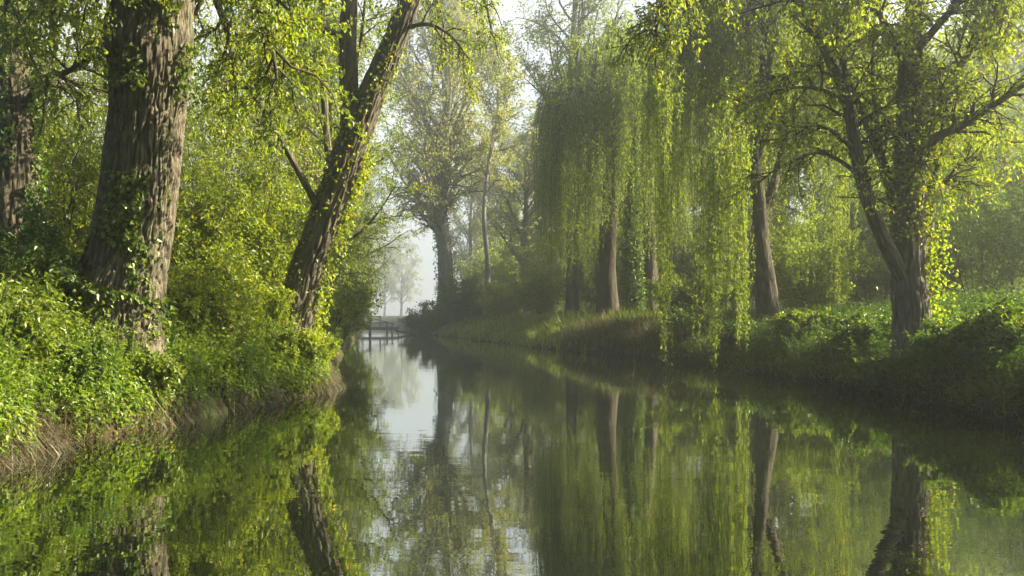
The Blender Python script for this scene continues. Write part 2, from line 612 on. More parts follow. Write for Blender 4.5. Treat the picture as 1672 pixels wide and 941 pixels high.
def ground(x, y):
    x, y = np.asarray(x, float), np.asarray(y, float)
    tl, tr = edge_l(y) - x, x - edge_r(y)
    z = np.where(tl > tr, np.interp(tl, PT, PZL), np.interp(tr, PT, PZR))
    t = np.maximum(tl, tr)
    p = np.stack([x * 0.5, y * 0.5, np.zeros_like(x)], -1)
    return z + np.clip(t, 0, 1) * ((vnoise(p, 5) - 0.5) * 0.35 + (vnoise(p * 4, 6) - 0.5) * 0.10)


def terrain():
    ys = np.concatenate([np.arange(-45, -2, 3.0), np.arange(-2, 45, 0.4), np.arange(45, 120, 1.0), np.arange(120, 341, 6.0)])
    offs = np.array([230, 150, 90, 55, 35, 24, 16, 12, 9, 7, 5.6, 4.6, 3.8, 3.1, 2.5, 2.0, 1.6, 1.3, 1.0, 0.8, 0.6, 0.45, 0.3, 0.2, 0.1, 0.0, -0.2, -0.5, -1.0, -1.7])
    L, R = edge_l(ys), edge_r(ys)
    xs = np.concatenate([L[:, None] - offs[None], ((L + R) / 2)[:, None], R[:, None] + offs[::-1][None]], axis=1)
    Y = np.repeat(ys[:, None], xs.shape[1], 1)
    Z = ground(xs, Y)
    ny, nx = xs.shape
    idx = np.arange(ny * nx).reshape(ny, nx)
    q = np.stack([idx[:-1, :-1], idx[:-1, 1:], idx[1:, 1:], idx[1:, :-1]], -1)
    b = Buf()
    b.add(np.stack([xs, Y, Z], -1).reshape(-1, 3), q.reshape(-1, 4))
    tag(b.obj("ground", M['soil']), kind='structure')
    b = Buf()
    b.add([[-170, -45, 0], [40, -45, 0], [40, 340, 0], [-170, 340, 0]], [[0, 1, 2, 3]])
    tag(b.obj("river_water", M['water'], smooth=False), kind='structure')


terrain()

# haze: one even box of morning mist over everything
hb = Buf()
x0, x1, y0, y1, z0, z1 = -420.0, 320.0, -50.0, 350.0, -3.0, 36.0
hb.add([[x0, y0, z0], [x1, y0, z0], [x1, y1, z0], [x0, y1, z0], [x0, y0, z1], [x1, y0, z1], [x1, y1, z1], [x0, y1, z1]],
       [[0, 3, 2, 1], [4, 5, 6, 7], [0, 1, 5, 4], [1, 2, 6, 5], [2, 3, 7, 6], [3, 0, 4, 7]])
hm, ht, hout = new_mat("morning_haze")
pv = ht.nodes.new("ShaderNodeVolumePrincipled")
pv.inputs["Color"].default_value = (0.86, 0.90, 0.93, 1)
pv.inputs["Density"].default_value = HAZE_D
pv.inputs["Anisotropy"].default_value = 0.86
ht.links.new(pv.outputs[0], hout.inputs["Volume"])
tag(hb.obj("haze", hm, smooth=False), kind='stuff')


# ------------------------------------------------------------------ plants
def gz(x, y):
    return float(ground(np.array([x]), np.array([y]))[0])


def on_ground(px, d, sink=0.05):
    x = (px - 836.0) / 1448.0 * d
    return np.array([x, d, gz(x, d) - sink])


def furrow(depth, fr=9.0, flare=0.0, fl_len=0.8, lobes=5, burrs=(), seed=3):
    def f(R, th, s):
        base = R.copy()
        q = np.stack([np.cos(th) * R * fr, np.sin(th) * R * fr, s * fr / 4.6], -1)
        wob = vnoise(q * 0.4, seed + 1)
        q2 = q + wob[..., None] * 1.4
        rid = 1 - np.abs(2 * vnoise(q2, seed) - 1)
        rid2 = 1 - np.abs(2 * vnoise(q2 * 2.3 + 7, seed + 2) - 1)
        R = R - depth * (rid ** 3) - depth * 0.4 * rid2 ** 3 + depth * 0.5
        lump = vnoise(np.stack([np.cos(th) * 1.3, np.sin(th) * 1.3, s * 0.7], -1), seed + 5) - 0.5
        R = R + base * 0.16 * lump
        if flare:
            R = R + base * flare * np.exp(-s / fl_len) * (0.75 + 0.45 * np.cos(lobes * th + 0.8 * np.sin(2 * th)))
        for (bs, bth, br, bh) in burrs:
            dd = ((s - bs) / br) ** 2 + ((np.angle(np.exp(1j * (th - bth)))) * base / br) ** 2
            R = R + bh * np.exp(-dd) * (0.7 + 0.6 * vnoise(q * 0.8, seed + 9))
        return R
    return f


RTH = 0.1     # bearing round a stem: 0 towards +X, +90 degrees away from the camera
FTH = -1.57   # towards the camera


def ivy_on(buf, path, rad, n, t0, t1, L, off=0.06, mat=0, fine=True, th0=None, thw=None, prob=None):
    """leaves clinging round a stem"""
    K = len(path)
    t = RNG.uniform(t0, t1, size=n)
    # patchy
    p, tan, i = along(path[None], t[None])
    p, tan, i = p[0], tan[0], i[0]
    r = rad[i]
    th = RNG.uniform(0, 2 * np.pi, size=n) if th0 is None else th0 + RNG.normal(size=n) * thw
    # u points to the right of the picture (+X), v away from the camera
    u = nrm(np.cross(np.array([0.0, 1.0, 0.0]), tan))
    v = np.cross(tan, u)
    o = u * np.cos(th)[:, None] + v * np.sin(th)[:, None]
    pat = vnoise(np.stack([th * 1.2, t * 9, np.zeros(n)], -1), 31)
    k = pat > (0.42 if prob is None else prob)
    p, o, tan, r = p[k], o[k], tan[k], r[k]
    n = len(p)
    P = p + o * (r + RNG.uniform(0.0, 1.0, n) ** 2 * off)[:, None]
    a = RNG.normal(size=(n, 3)) * 0.6 + o * 0.5 + np.array([0, 0, -0.5])
    nn = o + RNG.normal(size=(n, 3)) * 0.35 + np.array([0, 0, 0.3])
    s = RNG.uniform(0.6, 1.2, n)
    leaves(buf, P, a, nn, L * s, L * 0.85 * s, mat=mat, fine=fine)


def crown_from(limbs, lrad, spec, leaf, fine=False):
    """branches and twigs from limb paths, leaves on the twigs.  spec: list of grow() keyword dicts"""
    wood = Buf()
    lev, rad = limbs, lrad
    allp = []
    for k, sp in enumerate(spec):
        lev, rad = grow(lev, np.maximum(rad, 0.004), **sp)
        rad = np.maximum(rad, 0.003 if k else 0.006)
        tubes(wood, lev, rad, 5 if k == 0 else 3)
        allp.append(lev)
    lf = Buf()
    leaf_twigs(lf, lev, fine=fine, **leaf)
    return wood, lf, allp


def finish_tree(root, base, trunk, limbs, wood, lf, bark, leafm, ivy=None, ivym='leaf_ivy', extra=None):
    tr = trunk.obj("trunk", M[bark], root, base)
    for lb in limbs:
        lb.obj("limb", M[bark], root, base)
    if lf is not None:
        cr = lf.obj("crown", M[leafm], root, base, smooth=False)
        if wood is not None:
            wood.obj("twigs", M['twig'], cr, base)
    if ivy is not None:
        ivy.obj("ivy", M[ivym], tr, base, smooth=False)
    return root


def set_tree(seed, name, label, cat, base, h, r0, crown0, spread, nlimb, nbr, ntw, nleaf, L, W, bark, leafm, lean=(0, 0), group=None,
             up=0.35, droop=0.4, lang=55, ivy=0, shape='round', fork=1, wig=0.16, fine=False, ivyL=0.09):
    """a whole broadleaf tree: tapered trunk, limbs, twigs, leaves"""
    reseed(seed)
    base = np.asarray(base, float)
    root = thing(name, label, cat, base, group)
    tb = Buf()
    top = base + np.array([lean[0], lean[1], h])
    pts = [base]
    for k in range(1, 5):
        f = k / 5
        pts.append(base + (top - base) * f + np.array([*(RNG.normal(size=2) * 0.02 * h * f), 0]))
    pts.append(top)
    K = 22
    path = spline(pts, K)
    rad = r0 * np.linspace(1, 0.12, K) ** 0.8
    rad[0:3] *= np.array([1.35, 1.15, 1.05])
    tubes(tb, path, rad, 14)
    if shape == 'round':
        ls = lambda t: 0.35 + 0.9 * np.sin(np.pi * np.clip((t - crown0) / (1 - crown0) * 0.8 + 0.18, 0, 1))
    else:
        ls = lambda t: 0.35 + 0.75 * (1 - (t - crown0) / (1 - crown0))
    limbs, lrad = grow(path[None], rad[None], nlimb, crown0, 0.98, (spread * 0.75, spread * 1.15), lang, up=up, grav=0.05, wig=wig, K=7, taper=0.5, tip=0.2, lshape=ls)
    for k in range(len(limbs)):
        tubes(tb, limbs[k:k + 1], lrad[k:k + 1], 7)
    wood, lf, lv = crown_from(limbs, lrad, [dict(n=nbr, t0=0.2, t1=1.0, length=(spread * 0.28, spread * 0.5), angle=48, up=0.12, grav=0.06, wig=0.25, K=5),
                                            dict(n=ntw, t0=0.15, t1=1.0, length=(spread * 0.10, spread * 0.22), angle=50, up=0.05, grav=0.16, wig=0.3, K=4)],
                              dict(n=nleaf, L=L, W=W, spread=L * 0.55, droop=droop), fine=fine)
    iv = None
    if ivy:
        iv = Buf()
        ivy_on(iv, path, rad, ivy, 0.0, 0.55, ivyL, off=0.35 * r0 + 0.05, fine=False, prob=0.3)
    finish_tree(root, base, tb, [], wood, lf, bark, leafm, iv)
    return root


def set_shrub(seed, name, label, cat, base, h, spread, nstem, nbr, ntw, nleaf, L, W, leafm, group=None, droop=0.35, fine=False, up=0.25, stem_r=0.03):
    reseed(seed)
    base = np.asarray(base, float)
    root = thing(name, label, cat, base, group)
    a = RNG.uniform(0, 2 * np.pi, nstem)
    rr = np.sqrt(RNG.uniform(0, 1, nstem)) * spread
    tops = base + np.stack([np.cos(a) * rr, np.sin(a) * rr, h * (0.65 + 0.35 * RNG.uniform(size=nstem)) * (1 - 0.35 * (rr / spread) ** 2)], -1)
    b0 = base + np.stack([np.cos(a) * rr * 0.25, np.sin(a) * rr * 0.25, np.zeros(nstem)], -1)
    K = 8
    t = np.linspace(0, 1, K)[None, :, None]
    P = b0[:, None] * (1 - t) + tops[:, None] * t
    P[:, :, :2] += ((tops - b0)[:, None, :2]) * (t ** 2 - t) * 0.5
    P += RNG.normal(size=P.shape) * 0.02 * h * t
    rad = stem_r * np.linspace(1, 0.25, K)[None] * RNG.uniform(0.6, 1.2, nstem)[:, None]
    st = Buf()
    tubes(st, P, rad, 6)
    wood, lf, lv = crown_from(P, rad, [dict(n=nbr, t0=0.12, t1=1.0, length=(h * 0.14, h * 0.28), angle=55, up=up, grav=0.08, wig=0.25, K=5),
                                       dict(n=ntw, t0=0.1, t1=1.0, length=(h * 0.06, h * 0.13), angle=50, up=0.08, grav=0.12, wig=0.3, K=4)],
                              dict(n=nleaf, L=L, W=W, spread=L * 0.5, droop=droop), fine=fine)
    s = st.obj("stems", M['twig'], root, base)
    f = lf.obj("foliage", M[leafm], root, base, smooth=False)
    wood.obj("twigs", M['twig'], f, base)
    return root


def strands(lf, wood, P0, out, ln, nleaf, L, W, K=10, sway=0.10, outlen=0.5, upr=0.25, mat=0):
    """hanging willow whips from points P0, first going out, then straight down"""
    B = len(P0)
    s = np.linspace(0, 1, K)
    path = np.empty((B, K, 3))
    ph = RNG.uniform(0, 6.28, size=(B, 2))
    for k in range(K):
        f = s[k]
        o = out * (outlen * (1 - np.exp(-4 * f)))
        z = -ln * np.maximum(f - upr * 0.5 * np.exp(-f * 6) * f, 0)
        sw = np.stack([np.sin(ph[:, 0] + f * 4) - np.sin(ph[:, 0]), np.sin(ph[:, 1] + f * 3.3) - np.sin(ph[:, 1]), np.zeros(B)], -1) * sway
        path[:, k] = P0 + o + sw
        path[:, k, 2] += z
    rad = np.full((B, K), 0.006) * np.linspace(1, 0.4, K)[None]
    tubes(wood, path, rad, 3)
    t = RNG.uniform(0.02, 1.0, size=(B, nleaf))
    p, tan, _ = along(path, t)
    p = p.reshape(-1, 3) + RNG.normal(size=(B * nleaf, 3)) * 0.025
    a = tan.reshape(-1, 3) * 0.9 + RNG.normal(size=(B * nleaf, 3)) * np.array([0.55, 0.55, 0.25])
    nn = RNG.normal(size=(B * nleaf, 3))
    sc = RNG.uniform(0.6, 1.2, B * nleaf) * (1.05 - 0.4 * t.reshape(-1))
    hue = np.clip(np.repeat(RNG.uniform(size=B), nleaf) * 0.45 + RNG.uniform(size=B * nleaf) * 0.55, 0, 1)
    leaves(lf, p, a, nn, L * sc, W * sc, rnd=hue, mat=mat)


def herbs(buf, pos, h, npair, L, W, lean=0.25, mat=0, fine=True, droop=0.3, stem=True):
    """leafy upright stems: nettle-like herbs; pos (B,3) on the ground"""
    B = len(pos)
    hh = h * RNG.uniform(0.5, 1.15, B)
    ld = RNG.normal(size=(B, 2)) * lean
    K = 5
    t = np.linspace(0, 1, K)
    path = pos[:, None] + np.stack([ld[:, None, 0] * hh[:, None] * t ** 1.6, ld[:, None, 1] * hh[:, None] * t ** 1.6, hh[:, None] * t[None]], -1)
    if stem:
        tubes(buf, path, np.full((B, K), 0.0025), 3, mat=mat)
    tt = (np.arange(npair) + RNG.uniform(0, 1, size=(B, npair))) / npair * 0.88 + 0.12
    p, tan, _ = along(path, tt)
    for sgn in (1, -1):
        az = RNG.uniform(0, 2 * np.pi, size=(B, npair))
        a = np.stack([np.cos(az), np.sin(az), RNG.normal(size=az.shape) * 0.25 + 0.15 - droop], -1).reshape(-1, 3)
        nn = np.array([0, 0, 1.0]) + RNG.normal(size=a.shape) * 0.3
        s = (RNG.uniform(0.6, 1.2, size=az.shape) * (1.15 - 0.55 * tt)).reshape(-1)
        hue = np.clip((RNG.uniform(size=(B, 1)) * 0.4 + RNG.uniform(size=az.shape) * 0.35 + tt * 0.25), 0, 1).reshape(-1)
        leaves(buf, p.reshape(-1, 3), a, nn, L * s, W * s, mat=mat, fine=fine, rnd=hue)


def blades(buf, pos, h, wdt, lean=0.5, mat=0, dirn=None):
    """grass blades bent over; pos (B,3)"""
    B = len(pos)
    hh = h * RNG.uniform(0.5, 1.2, B)
    az = RNG.uniform(0, 2 * np.pi, B)
    d = np.stack([np.cos(az), np.sin(az), np.zeros(B)], -1)
    if dirn is not None:
        d = nrm(d + np.asarray(dirn))
    s = np.cross(d, np.array([0, 0, 1.0])) * (wdt * RNG.uniform(0.6, 1.2, B))[:, None] * 0.5
    ln = (np.abs(RNG.normal(size=B)) * lean)[:, None]
    m1 = pos + np.array([0, 0, 1.0]) * (hh * 0.55)[:, None] + d * ln * (hh * 0.3)[:, None]
    tp = pos + np.array([0, 0, 1.0]) * (hh * (1 - 0.25 * np.clip(ln[:, 0], 0, 2.2)))[:, None] + d * ln * hh[:, None]
    v = np.stack([pos - s, pos + s, m1 + s * 0.8, m1 - s * 0.8, tp + s * 0.1, tp - s * 0.1], axis=1)
    b = (np.arange(B) * 6)[:, None]
    q = np.concatenate([b + np.array([[0, 1, 2, 3]]), b + np.array([[3, 2, 4, 5]])], 1)
    buf.add(v.reshape(-1, 3), q.reshape(-1, 4), rnd=np.repeat(RNG.uniform(size=B), 2), mat=mat)


def bank_pts(n, side, y0, y1, t0, t1, ypow=1.0, tpow=1.0):
    y = y0 + (y1 - y0) * RNG.uniform(size=n) ** ypow
    t = t0 + (t1 - t0) * RNG.uniform(size=n) ** tpow
    x = edge_l(y) - t if side == 'l' else edge_r(y) + t
    return np.stack([x, y, ground(x, y) - 0.02], -1)


def patch(pos, scale, thr, seed):
    return pos[vnoise(pos * np.array([scale, scale, 0.0]), seed) > thr]

def pxpath(pts, K):
    return spline(np.array([at(*p) for p in pts]), K)


def rad_px(vals, d, K):
    v = np.asarray(vals, float) / 1448.0 * d
    return np.interp(np.linspace(0, len(v) - 1, K), np.arange(len(v)), v)


# ---- the big furrowed trunk on the left bank
def big_left_tree():
    reseed(101)
    d = 14.0
    base = on_ground(178, d, 0.15)
    root = thing("broad_tree", "massive furrowed trunk with flared base, right side sunlit, rising from the left bank", "tree", base)
    K = 420
    p = np.vstack([base[None], np.array([at(*q) for q in [(190, 500, d), (209, 420, d), (226, 330, d), (238, 200, d), (250, 60, d), (262, -120, d + 0.2), (280, -420, d + .5), (300, -800, d + 1)]])])
    path = spline(p, K)
    rad = rad_px([76, 70, 62, 59, 60, 64, 54, 38, 10], d, K)
    tb = Buf()
    f = furrow(0.045, fr=20.0, flare=0.5, fl_len=0.7, lobes=5, burrs=[(4.95, 0.0, 0.34, 0.20), (5.0, 3.1, 0.26, 0.16), (5.3, -1.2, 0.45, 0.12)], seed=4)
    tubes(tb, path, rad, 360, disp=f)
    limbs = [pxpath(q, 12) for q in [
        [(262, -150, d), (330, -120, d - .4), (395, -40, d - .8), (440, 60, d - 1.0), (452, 130, d - 1.0)],
        [(268, -260, d), (350, -260, d - 1.5), (440, -180, d - 2.4), (500, -90, d - 3.0)],
        [(255, -80, d), (330, -40, d + .8), (370, 50, d + 1.3), (385, 140, d + 1.5)],
        [(250, -160, d), (210, -150, d - .8), (160, -100, d - 1.4), (110, -40, d - 1.8)],
        [(258, -300, d), (200, -330, d + 1.5), (130, -230, d + 2.5), (90, -90, d + 3.0)],
        [(275, -420, d), (380, -520, d + 2), (470, -480, d + 3), (560, -380, d + 3.5)],
        [(185, 65, d), (168, 45, d), (158, 28, d + .1)],
    ]]
    lb = []
    lr = []
    for q in limbs:
        r = np.linspace(0.11, 0.02, 12)
        b = Buf()
        tubes(b, q[None], r[None], 8)
        lb.append(b)
        lr.append(r)
    lp, lrr = np.stack(limbs[:6]), np.stack(lr[:6])
    wood, lf, _ = crown_from(lp, lrr, [dict(n=16, t0=0.2, t1=1.0, length=(0.7, 1.6), angle=55, up=0.0, grav=0.10, wig=0.25, K=5),
                                       dict(n=9, t0=0.15, t1=1.0, length=(0.3, 0.8), angle=50, up=0.0, grav=0.25, wig=0.3, K=4)],
                             dict(n=26, L=0.085, W=0.05, spread=0.05, droop=0.5), fine=True)
    iv = Buf()
    ivy_on(iv, path, rad, 5200, 0.0, 0.17, 0.095, off=0.16, th0=-1.7, thw=0.8, prob=0.25)
    ivy_on(iv, path, rad, 1500, 0.15, 0.42, 0.085, off=0.10, th0=-1.3, thw=0.36, prob=0.42)
    ivy_on(iv, path, rad, 2400, 0.54, 0.75, 0.09, off=0.25, th0=-1.4, thw=0.8, prob=0.42)
    finish_tree(root, base, tb, lb, wood, lf, 'bark', 'leaf_lime', iv)


# ---- the dark ivy-clad trunk at the frame's edge
def dark_left_tree():
    reseed(102)
    d = 16.0
    base = on_ground(22, d, 0.15)
    root = thing("ivy_clad_tree", "dark shaded tree trunk wrapped in ivy, at the left edge of the photo", "tree", base)
    K = 160
    p = np.vstack([base[None], np.array([at(*q) for q in [(20, 400, d), (16, 250, d), (8, 100, d), (0, -100, d), (-20, -500, d), (-40, -800, d)]])])
    path = spline(p, K)
    rad = rad_px([46, 40, 38, 36, 34, 24, 8], d, K)
    tb = Buf()
    tubes(tb, path, rad, 140, disp=furrow(0.045, fr=14, flare=0.5, seed=14))
    limbs = [pxpath(q, 10) for q in [
        [(30, 190, d), (75, 130, d - .3), (110, 118, d - .6), (140, 95, d - .8)],
        [(20, 60, d), (80, 10, d + .5), (150, -20, d + 1), (200, 30, d + 1.4)],
        [(5, -80, d), (100, -150, d + 1), (200, -140, d + 2), (280, -60, d + 3)],
        [(5, -160, d), (-60, -160, d - 2), (-20, -60, d - 3), (20, 10, d - 3.5)]]]
    lb, lr = [], []
    for q in limbs:
        r = np.linspace(0.10, 0.02, 10)
        b = Buf()
        tubes(b, q[None], r[None], 8)
        lb.append(b)
        lr.append(r)
    wood, lf, _ = crown_from(np.stack(limbs), np.stack(lr), [dict(n=16, t0=0.25, t1=1.0, length=(0.7, 1.6), angle=55, up=0.05, grav=0.10, wig=0.25, K=5),
                                                              dict(n=8, t0=0.15, t1=1.0, length=(0.3, 0.8), angle=50, up=0.0, grav=0.2, wig=0.3, K=4)],
                             dict(n=24, L=0.085, W=0.05, spread=0.05, droop=0.5))
    iv = Buf()
    ivy_on(iv, path, rad, 9000, 0.0, 0.75, 0.09, off=0.16, prob=0.42)
    finish_tree(root, base, tb, lb, wood, lf, 'bark_dark', 'leaf_mid', iv, ivym='leaf_deep')


# ---- the leaning forked trunk
def leaning_tree():
    reseed(103)
    d = 19.5
    base = on_ground(462, d, 0.2)
    root = thing("leaning_tree", "forked trunk leaning right over the river, its right flank lit and dotted with ivy leaves", "tree", base)
    K = 220
    q = [(482, 520, d), (505, 430, d), (537, 340, d), (567, 255, d), (602, 165, d), (636, 85, d), (668, 5, d), (700, -90, d), (740, -230, d), (790, -420, d)]
    p = np.vstack([base[None], np.array([at(*k) for k in q])])
    path = spline(p, K)
    rad = rad_px([36, 30, 27, 26, 26, 22, 19, 18, 16, 11, 4], d, K)
    tb = Buf()
    tubes(tb, path, rad, 200, disp=furrow(0.045, fr=15, flare=0.3, seed=24))
    stems = [[(572, 232, d), (572, 180, d), (568, 90, d), (570, 0, d), (566, -120, d), (560, -300, d + .5), (570, -500, d + 1)],
             [(548, 312, d), (538, 265, d + .3), (531, 190, d + .5), (527, 90, d + .6), (526, 0, d + .6), (520, -150, d + .6), (510, -300, d + .6)],
             [(517, 335, d), (490, 285, d - .5), (462, 235, d - .9), (430, 180, d - 1.2), (396, 130, d - 1.5), (370, 100, d - 1.7)],
             [(568, 75, d), (545, 52, d - .2), (500, 42, d - .6), (455, 52, d - 1), (430, 70, d - 1.3)],
             [(545, 310, d + .2), (556, 230, d + .8), (575, 150, d + 1.2), (590, 60, d + 1.5), (600, -40, d + 1.6)],
             [(664, 45, d), (700, 40, d - .6), (735, 58, d - 1.0), (765, 95, d - 1.3)],
             [(690, -60, d), (750, -60, d - 1), (790, 0, d - 1.6), (805, 60, d - 1.9)],
             [(700, -100, d), (690, -60, d + 1.5), (720, 20, d + 2), (730, 90, d + 2.2)],
             [(566, -130, d), (620, -120, d - .8), (645, -60, d - 1.2), (652, 20, d - 1.5)],
             [(566, -60, d), (500, -60, d + 1), (450, -20, d + 1.8), (420, 60, d + 2.2)]]
    r0 = [(17, 15, 12, 4), (7, 6, 5, 3), (6, 5, 4, 2), (7, 4, 3, 1.5), (5, 4, 3, 2), (4, 3, 2, 1), (5, 4, 3, 1.5), (4, 3, 2, 1), (4, 3, 2, 1), (5, 4, 3, 1.5)]
    lb, lp, lr = [], [], []
    for k, (s, r) in enumerate(zip(stems, r0)):
        KK = 60 if k == 0 else 14
        pa, ra = pxpath(s, KK), rad_px(r, d, KK)
        b = Buf()
        tubes(b, pa[None], ra[None], 40 if k == 0 else 9, disp=furrow(0.03, fr=9, seed=33) if k == 0 else None)
        lb.append(b)
        j = np.linspace(0, KK - 1, 12).astype(int)
        lp.append(pa[j])
        lr.append(ra[j])
    # leafy sprays: sparse along the trunk, fuller at the ends of the limbs
    lf, wood = Buf(), Buf()
    def spray(idx, n1, n2, nl, t0, l1, l2, g=0.12):
        P, R = np.stack([lp[i] for i in idx]), np.stack([np.minimum(lr[i], 0.05) for i in idx])
        a, ar = grow(P, R, n1, t0, 1.0, l1, 55, up=0.0, grav=g, wig=0.25, K=5)
        tubes(wood, a, np.maximum(ar, 0.006), 4)
        c, cr = grow(a, ar, n2, 0.15, 1.0, l2, 50, up=0.0, grav=0.2, wig=0.3, K=4)
        tubes(wood, c, np.maximum(cr, 0.004), 3)
        leaf_twigs(lf, c, nl, 0.095, 0.052, spread=0.05, droop=0.5, fine=False)
    spray([5, 6, 7, 8], 9, 6, 13, 0.25, (0.4, 1.1), (0.25, 0.6), g=0.2)
    spray([3, 9, 4], 13, 6, 13, 0.25, (0.5, 1.3), (0.25, 0.7))
    spray([2], 12, 5, 12, 0.45, (0.3, 0.9), (0.2, 0.5))
    spray([1], 8, 5, 9, 0.45, (0.3, 0.8), (0.2, 0.5))
    spray([0], 14, 6, 13, 0.55, (0.5, 1.3), (0.25, 0.6))
    iv = Buf()
    ivy_on(iv, path, rad, 1500, 0.0, 0.62, 0.08, off=0.08, prob=0.40)
    ivy_on(iv, path, rad, 1500, 0.02, 0.42, 0.09, off=0.30, th0=RTH + 0.3, thw=0.5, prob=0.4)
    finish_tree(root, base, tb, lb, wood, lf, 'bark', 'leaf_lime', iv, ivym='leaf_lime')


# ---- the many-stemmed tree on the right bank
def right_tree():
    reseed(104)
    d = 18.5
    base = on_ground(1492, d, 0.2)
    root = thing("multi_stem_tree", "many-stemmed dark tree with a pale grey foot on the near right bank", "tree", base)
    K = 200
    q = [(1488, 520, d), (1483, 430, d), (1485, 340, d), (1487, 250, d), (1486, 150, d + .2), (1490, 50, d + .3), (1500, -80, d + .4), (1510, -250, d + .5)]
    p = np.vstack([base[None], np.array([at(*k) for k in q])])
    path = spline(p, K)
    rad = rad_px([31, 27, 27, 25, 22, 19, 15, 11, 4], d, K)
    tb = Buf()
    tubes(tb, path, rad, 170, disp=furrow(0.04, fr=14, flare=0.18, seed=44))
    stems = [[(1474, 452, d - .1), (1452, 410, d - .2), (1420, 335, d - .3), (1398, 250, d - .4), (1384, 165, d - .5), (1350, 85, d - .6), (1305, 0, d - .7), (1250, -110, d - .8)],
             [(1482, 400, d), (1458, 320, d + .4), (1437, 255, d + .6), (1412, 195, d + .8), (1390, 140, d + 1), (1370, 60, d + 1), (1362, -40, d + 1)],
             [(1490, 330, d), (1520, 235, d - .4), (1565, 208, d - .8), (1610, 180, d - 1.1), (1672, 138, d - 1.5), (1740, 90, d - 2)],
             [(1489, 280, d), (1518, 215, d), (1545, 150, d - .2), (1590, 75, d - .4), (1650, 5, d - .6), (1700, -50, d - .8)],
             [(1508, 420, d + .1), (1520, 340, d + .4), (1524, 260, d + .6), (1530, 180, d + .8), (1560, 110, d + 1), (1580, 20, d + 1)],
             [(1440, 270, d + .5), (1430, 190, d + .8), (1425, 110, d + 1), (1430, 20, d + 1)],
             [(1378, 140, d - .5), (1376, 90, d - .4), (1365, 20, d - .3), (1372, -60, d - .2)],
             [(1396, 245, d - .4), (1360, 215, d - .8), (1325, 205, d - 1.1), (1290, 215, d - 1.3), (1262, 235, d - 1.4)],
             [(1388, 175, d - .5), (1350, 150, d - .8), (1310, 143, d - 1), (1260, 150, d - 1.2), (1215, 170, d - 1.4)],
             [(1380, 135, d - .5), (1340, 118, d - .2), (1290, 120, d + .1), (1230, 135, d + .3)],
             [(1400, 285, d - .4), (1370, 262, d), (1330, 250, d + .2), (1270, 275, d + .3), (1225, 310, d + .4)],
             [(1300, -10, d - .7), (1220, -55, d - 1.1), (1150, -30, d - 1.6), (1085, 25, d - 2), (1058, 48, d - 2.2)],
             [(1486, 120, d), (1440, 30, d - 1), (1410, -30, d - 2), (1380, -20, d - 2.6)],
             [(1490, 90, d), (1560, 10, d - 1.2), (1610, -30, d - 2), (1650, 30, d - 2.6)],
             [(1495, 360, d), (1540, 300, d + .6), (1580, 262, d + .9), (1620, 240, d + 1.2)]]
    r0 = [(14, 12, 10.5, 9.5, 8, 4), (11, 9, 6, 4, 2), (8, 7, 5, 3), (9, 7, 5, 3), (10, 7, 5, 2), (6, 4, 2), (6, 5, 3, 2), (5, 3, 2, 1), (5, 3, 2, 1), (4, 3, 2, 1), (4, 3, 2, 1),
          (7, 6, 5, 3), (7, 5, 3, 1.5), (7, 5, 3, 1.5), (5, 4, 2, 1)]
    lb, lp, lr = [], [], []
    for k, (s, r) in enumerate(zip(stems, r0)):
        KK = 50 if k < 2 else 16
        pa, ra = pxpath(s, KK), rad_px(r, d, KK)
        b = Buf()
        tubes(b, pa[None], ra[None], 24 if k < 2 else 9)
        lb.append(b)
        j = np.linspace(0, KK - 1, 12).astype(int)
        lp.append(pa[j])
        lr.append(ra[j])
    lf, wood = Buf(), Buf()
    def spray(idx, n1, n2, nl, t0, l1, l2, g=0.12, up=0.0):
        P, R = np.stack([lp[i] for i in idx]), np.stack([np.minimum(lr[i], 0.06) for i in idx])
        a, ar = grow(P, R, n1, t0, 1.0, l1, 55, up=up, grav=g, wig=0.22, K=5)
        tubes(wood, a, np.maximum(ar, 0.007), 4)
        c, cr = grow(a, ar, n2, 0.1, 1.0, l2, 50, up=0.0, grav=0.18, wig=0.3, K=4)
        tubes(wood, c, np.maximum(cr, 0.004), 3)
        leaf_twigs(lf, c, nl, 0.115, 0.055, spread=0.06, droop=0.5)
    spray([0, 1, 3, 4, 5, 6], 18, 8, 11, 0.3, (0.5, 1.6), (0.25, 0.7), up=0.05)
    spray([2, 3, 14], 20, 8, 11, 0.2, (0.5, 1.5), (0.25, 0.7))
    spray([7, 8, 9, 10], 12, 6, 7, 0.3, (0.4, 1.1), (0.2, 0.6), g=0.02)
    spray([11], 26, 8, 15, 0.2, (0.4, 1.1), (0.25, 0.6), g=0.18)
    spray([12, 13], 24, 8, 14, 0.2, (0.5, 1.3), (0.25, 0.6), g=0.15)
    jm = np.linspace(70, 195, 12).astype(int)
    lp.append(path[jm]); lr.append(rad[jm])
    spray([len(lp) - 1], 34, 8, 11, 0.0, (0.6, 2.0), (0.25, 0.7))
    iv = Buf()
    ivy_on(iv, path, rad, 2500, 0.08, 0.55, 0.085, off=0.6, th0=RTH + 0.2, thw=0.7, prob=0.45)
    ivy_on(iv, path, rad, 2500, 0.3, 0.8, 0.085, off=0.2, prob=0.4)
    finish_tree(root, base, tb, lb, wood, lf, 'bark_grey', 'leaf_lime', iv, ivym='leaf_lime')


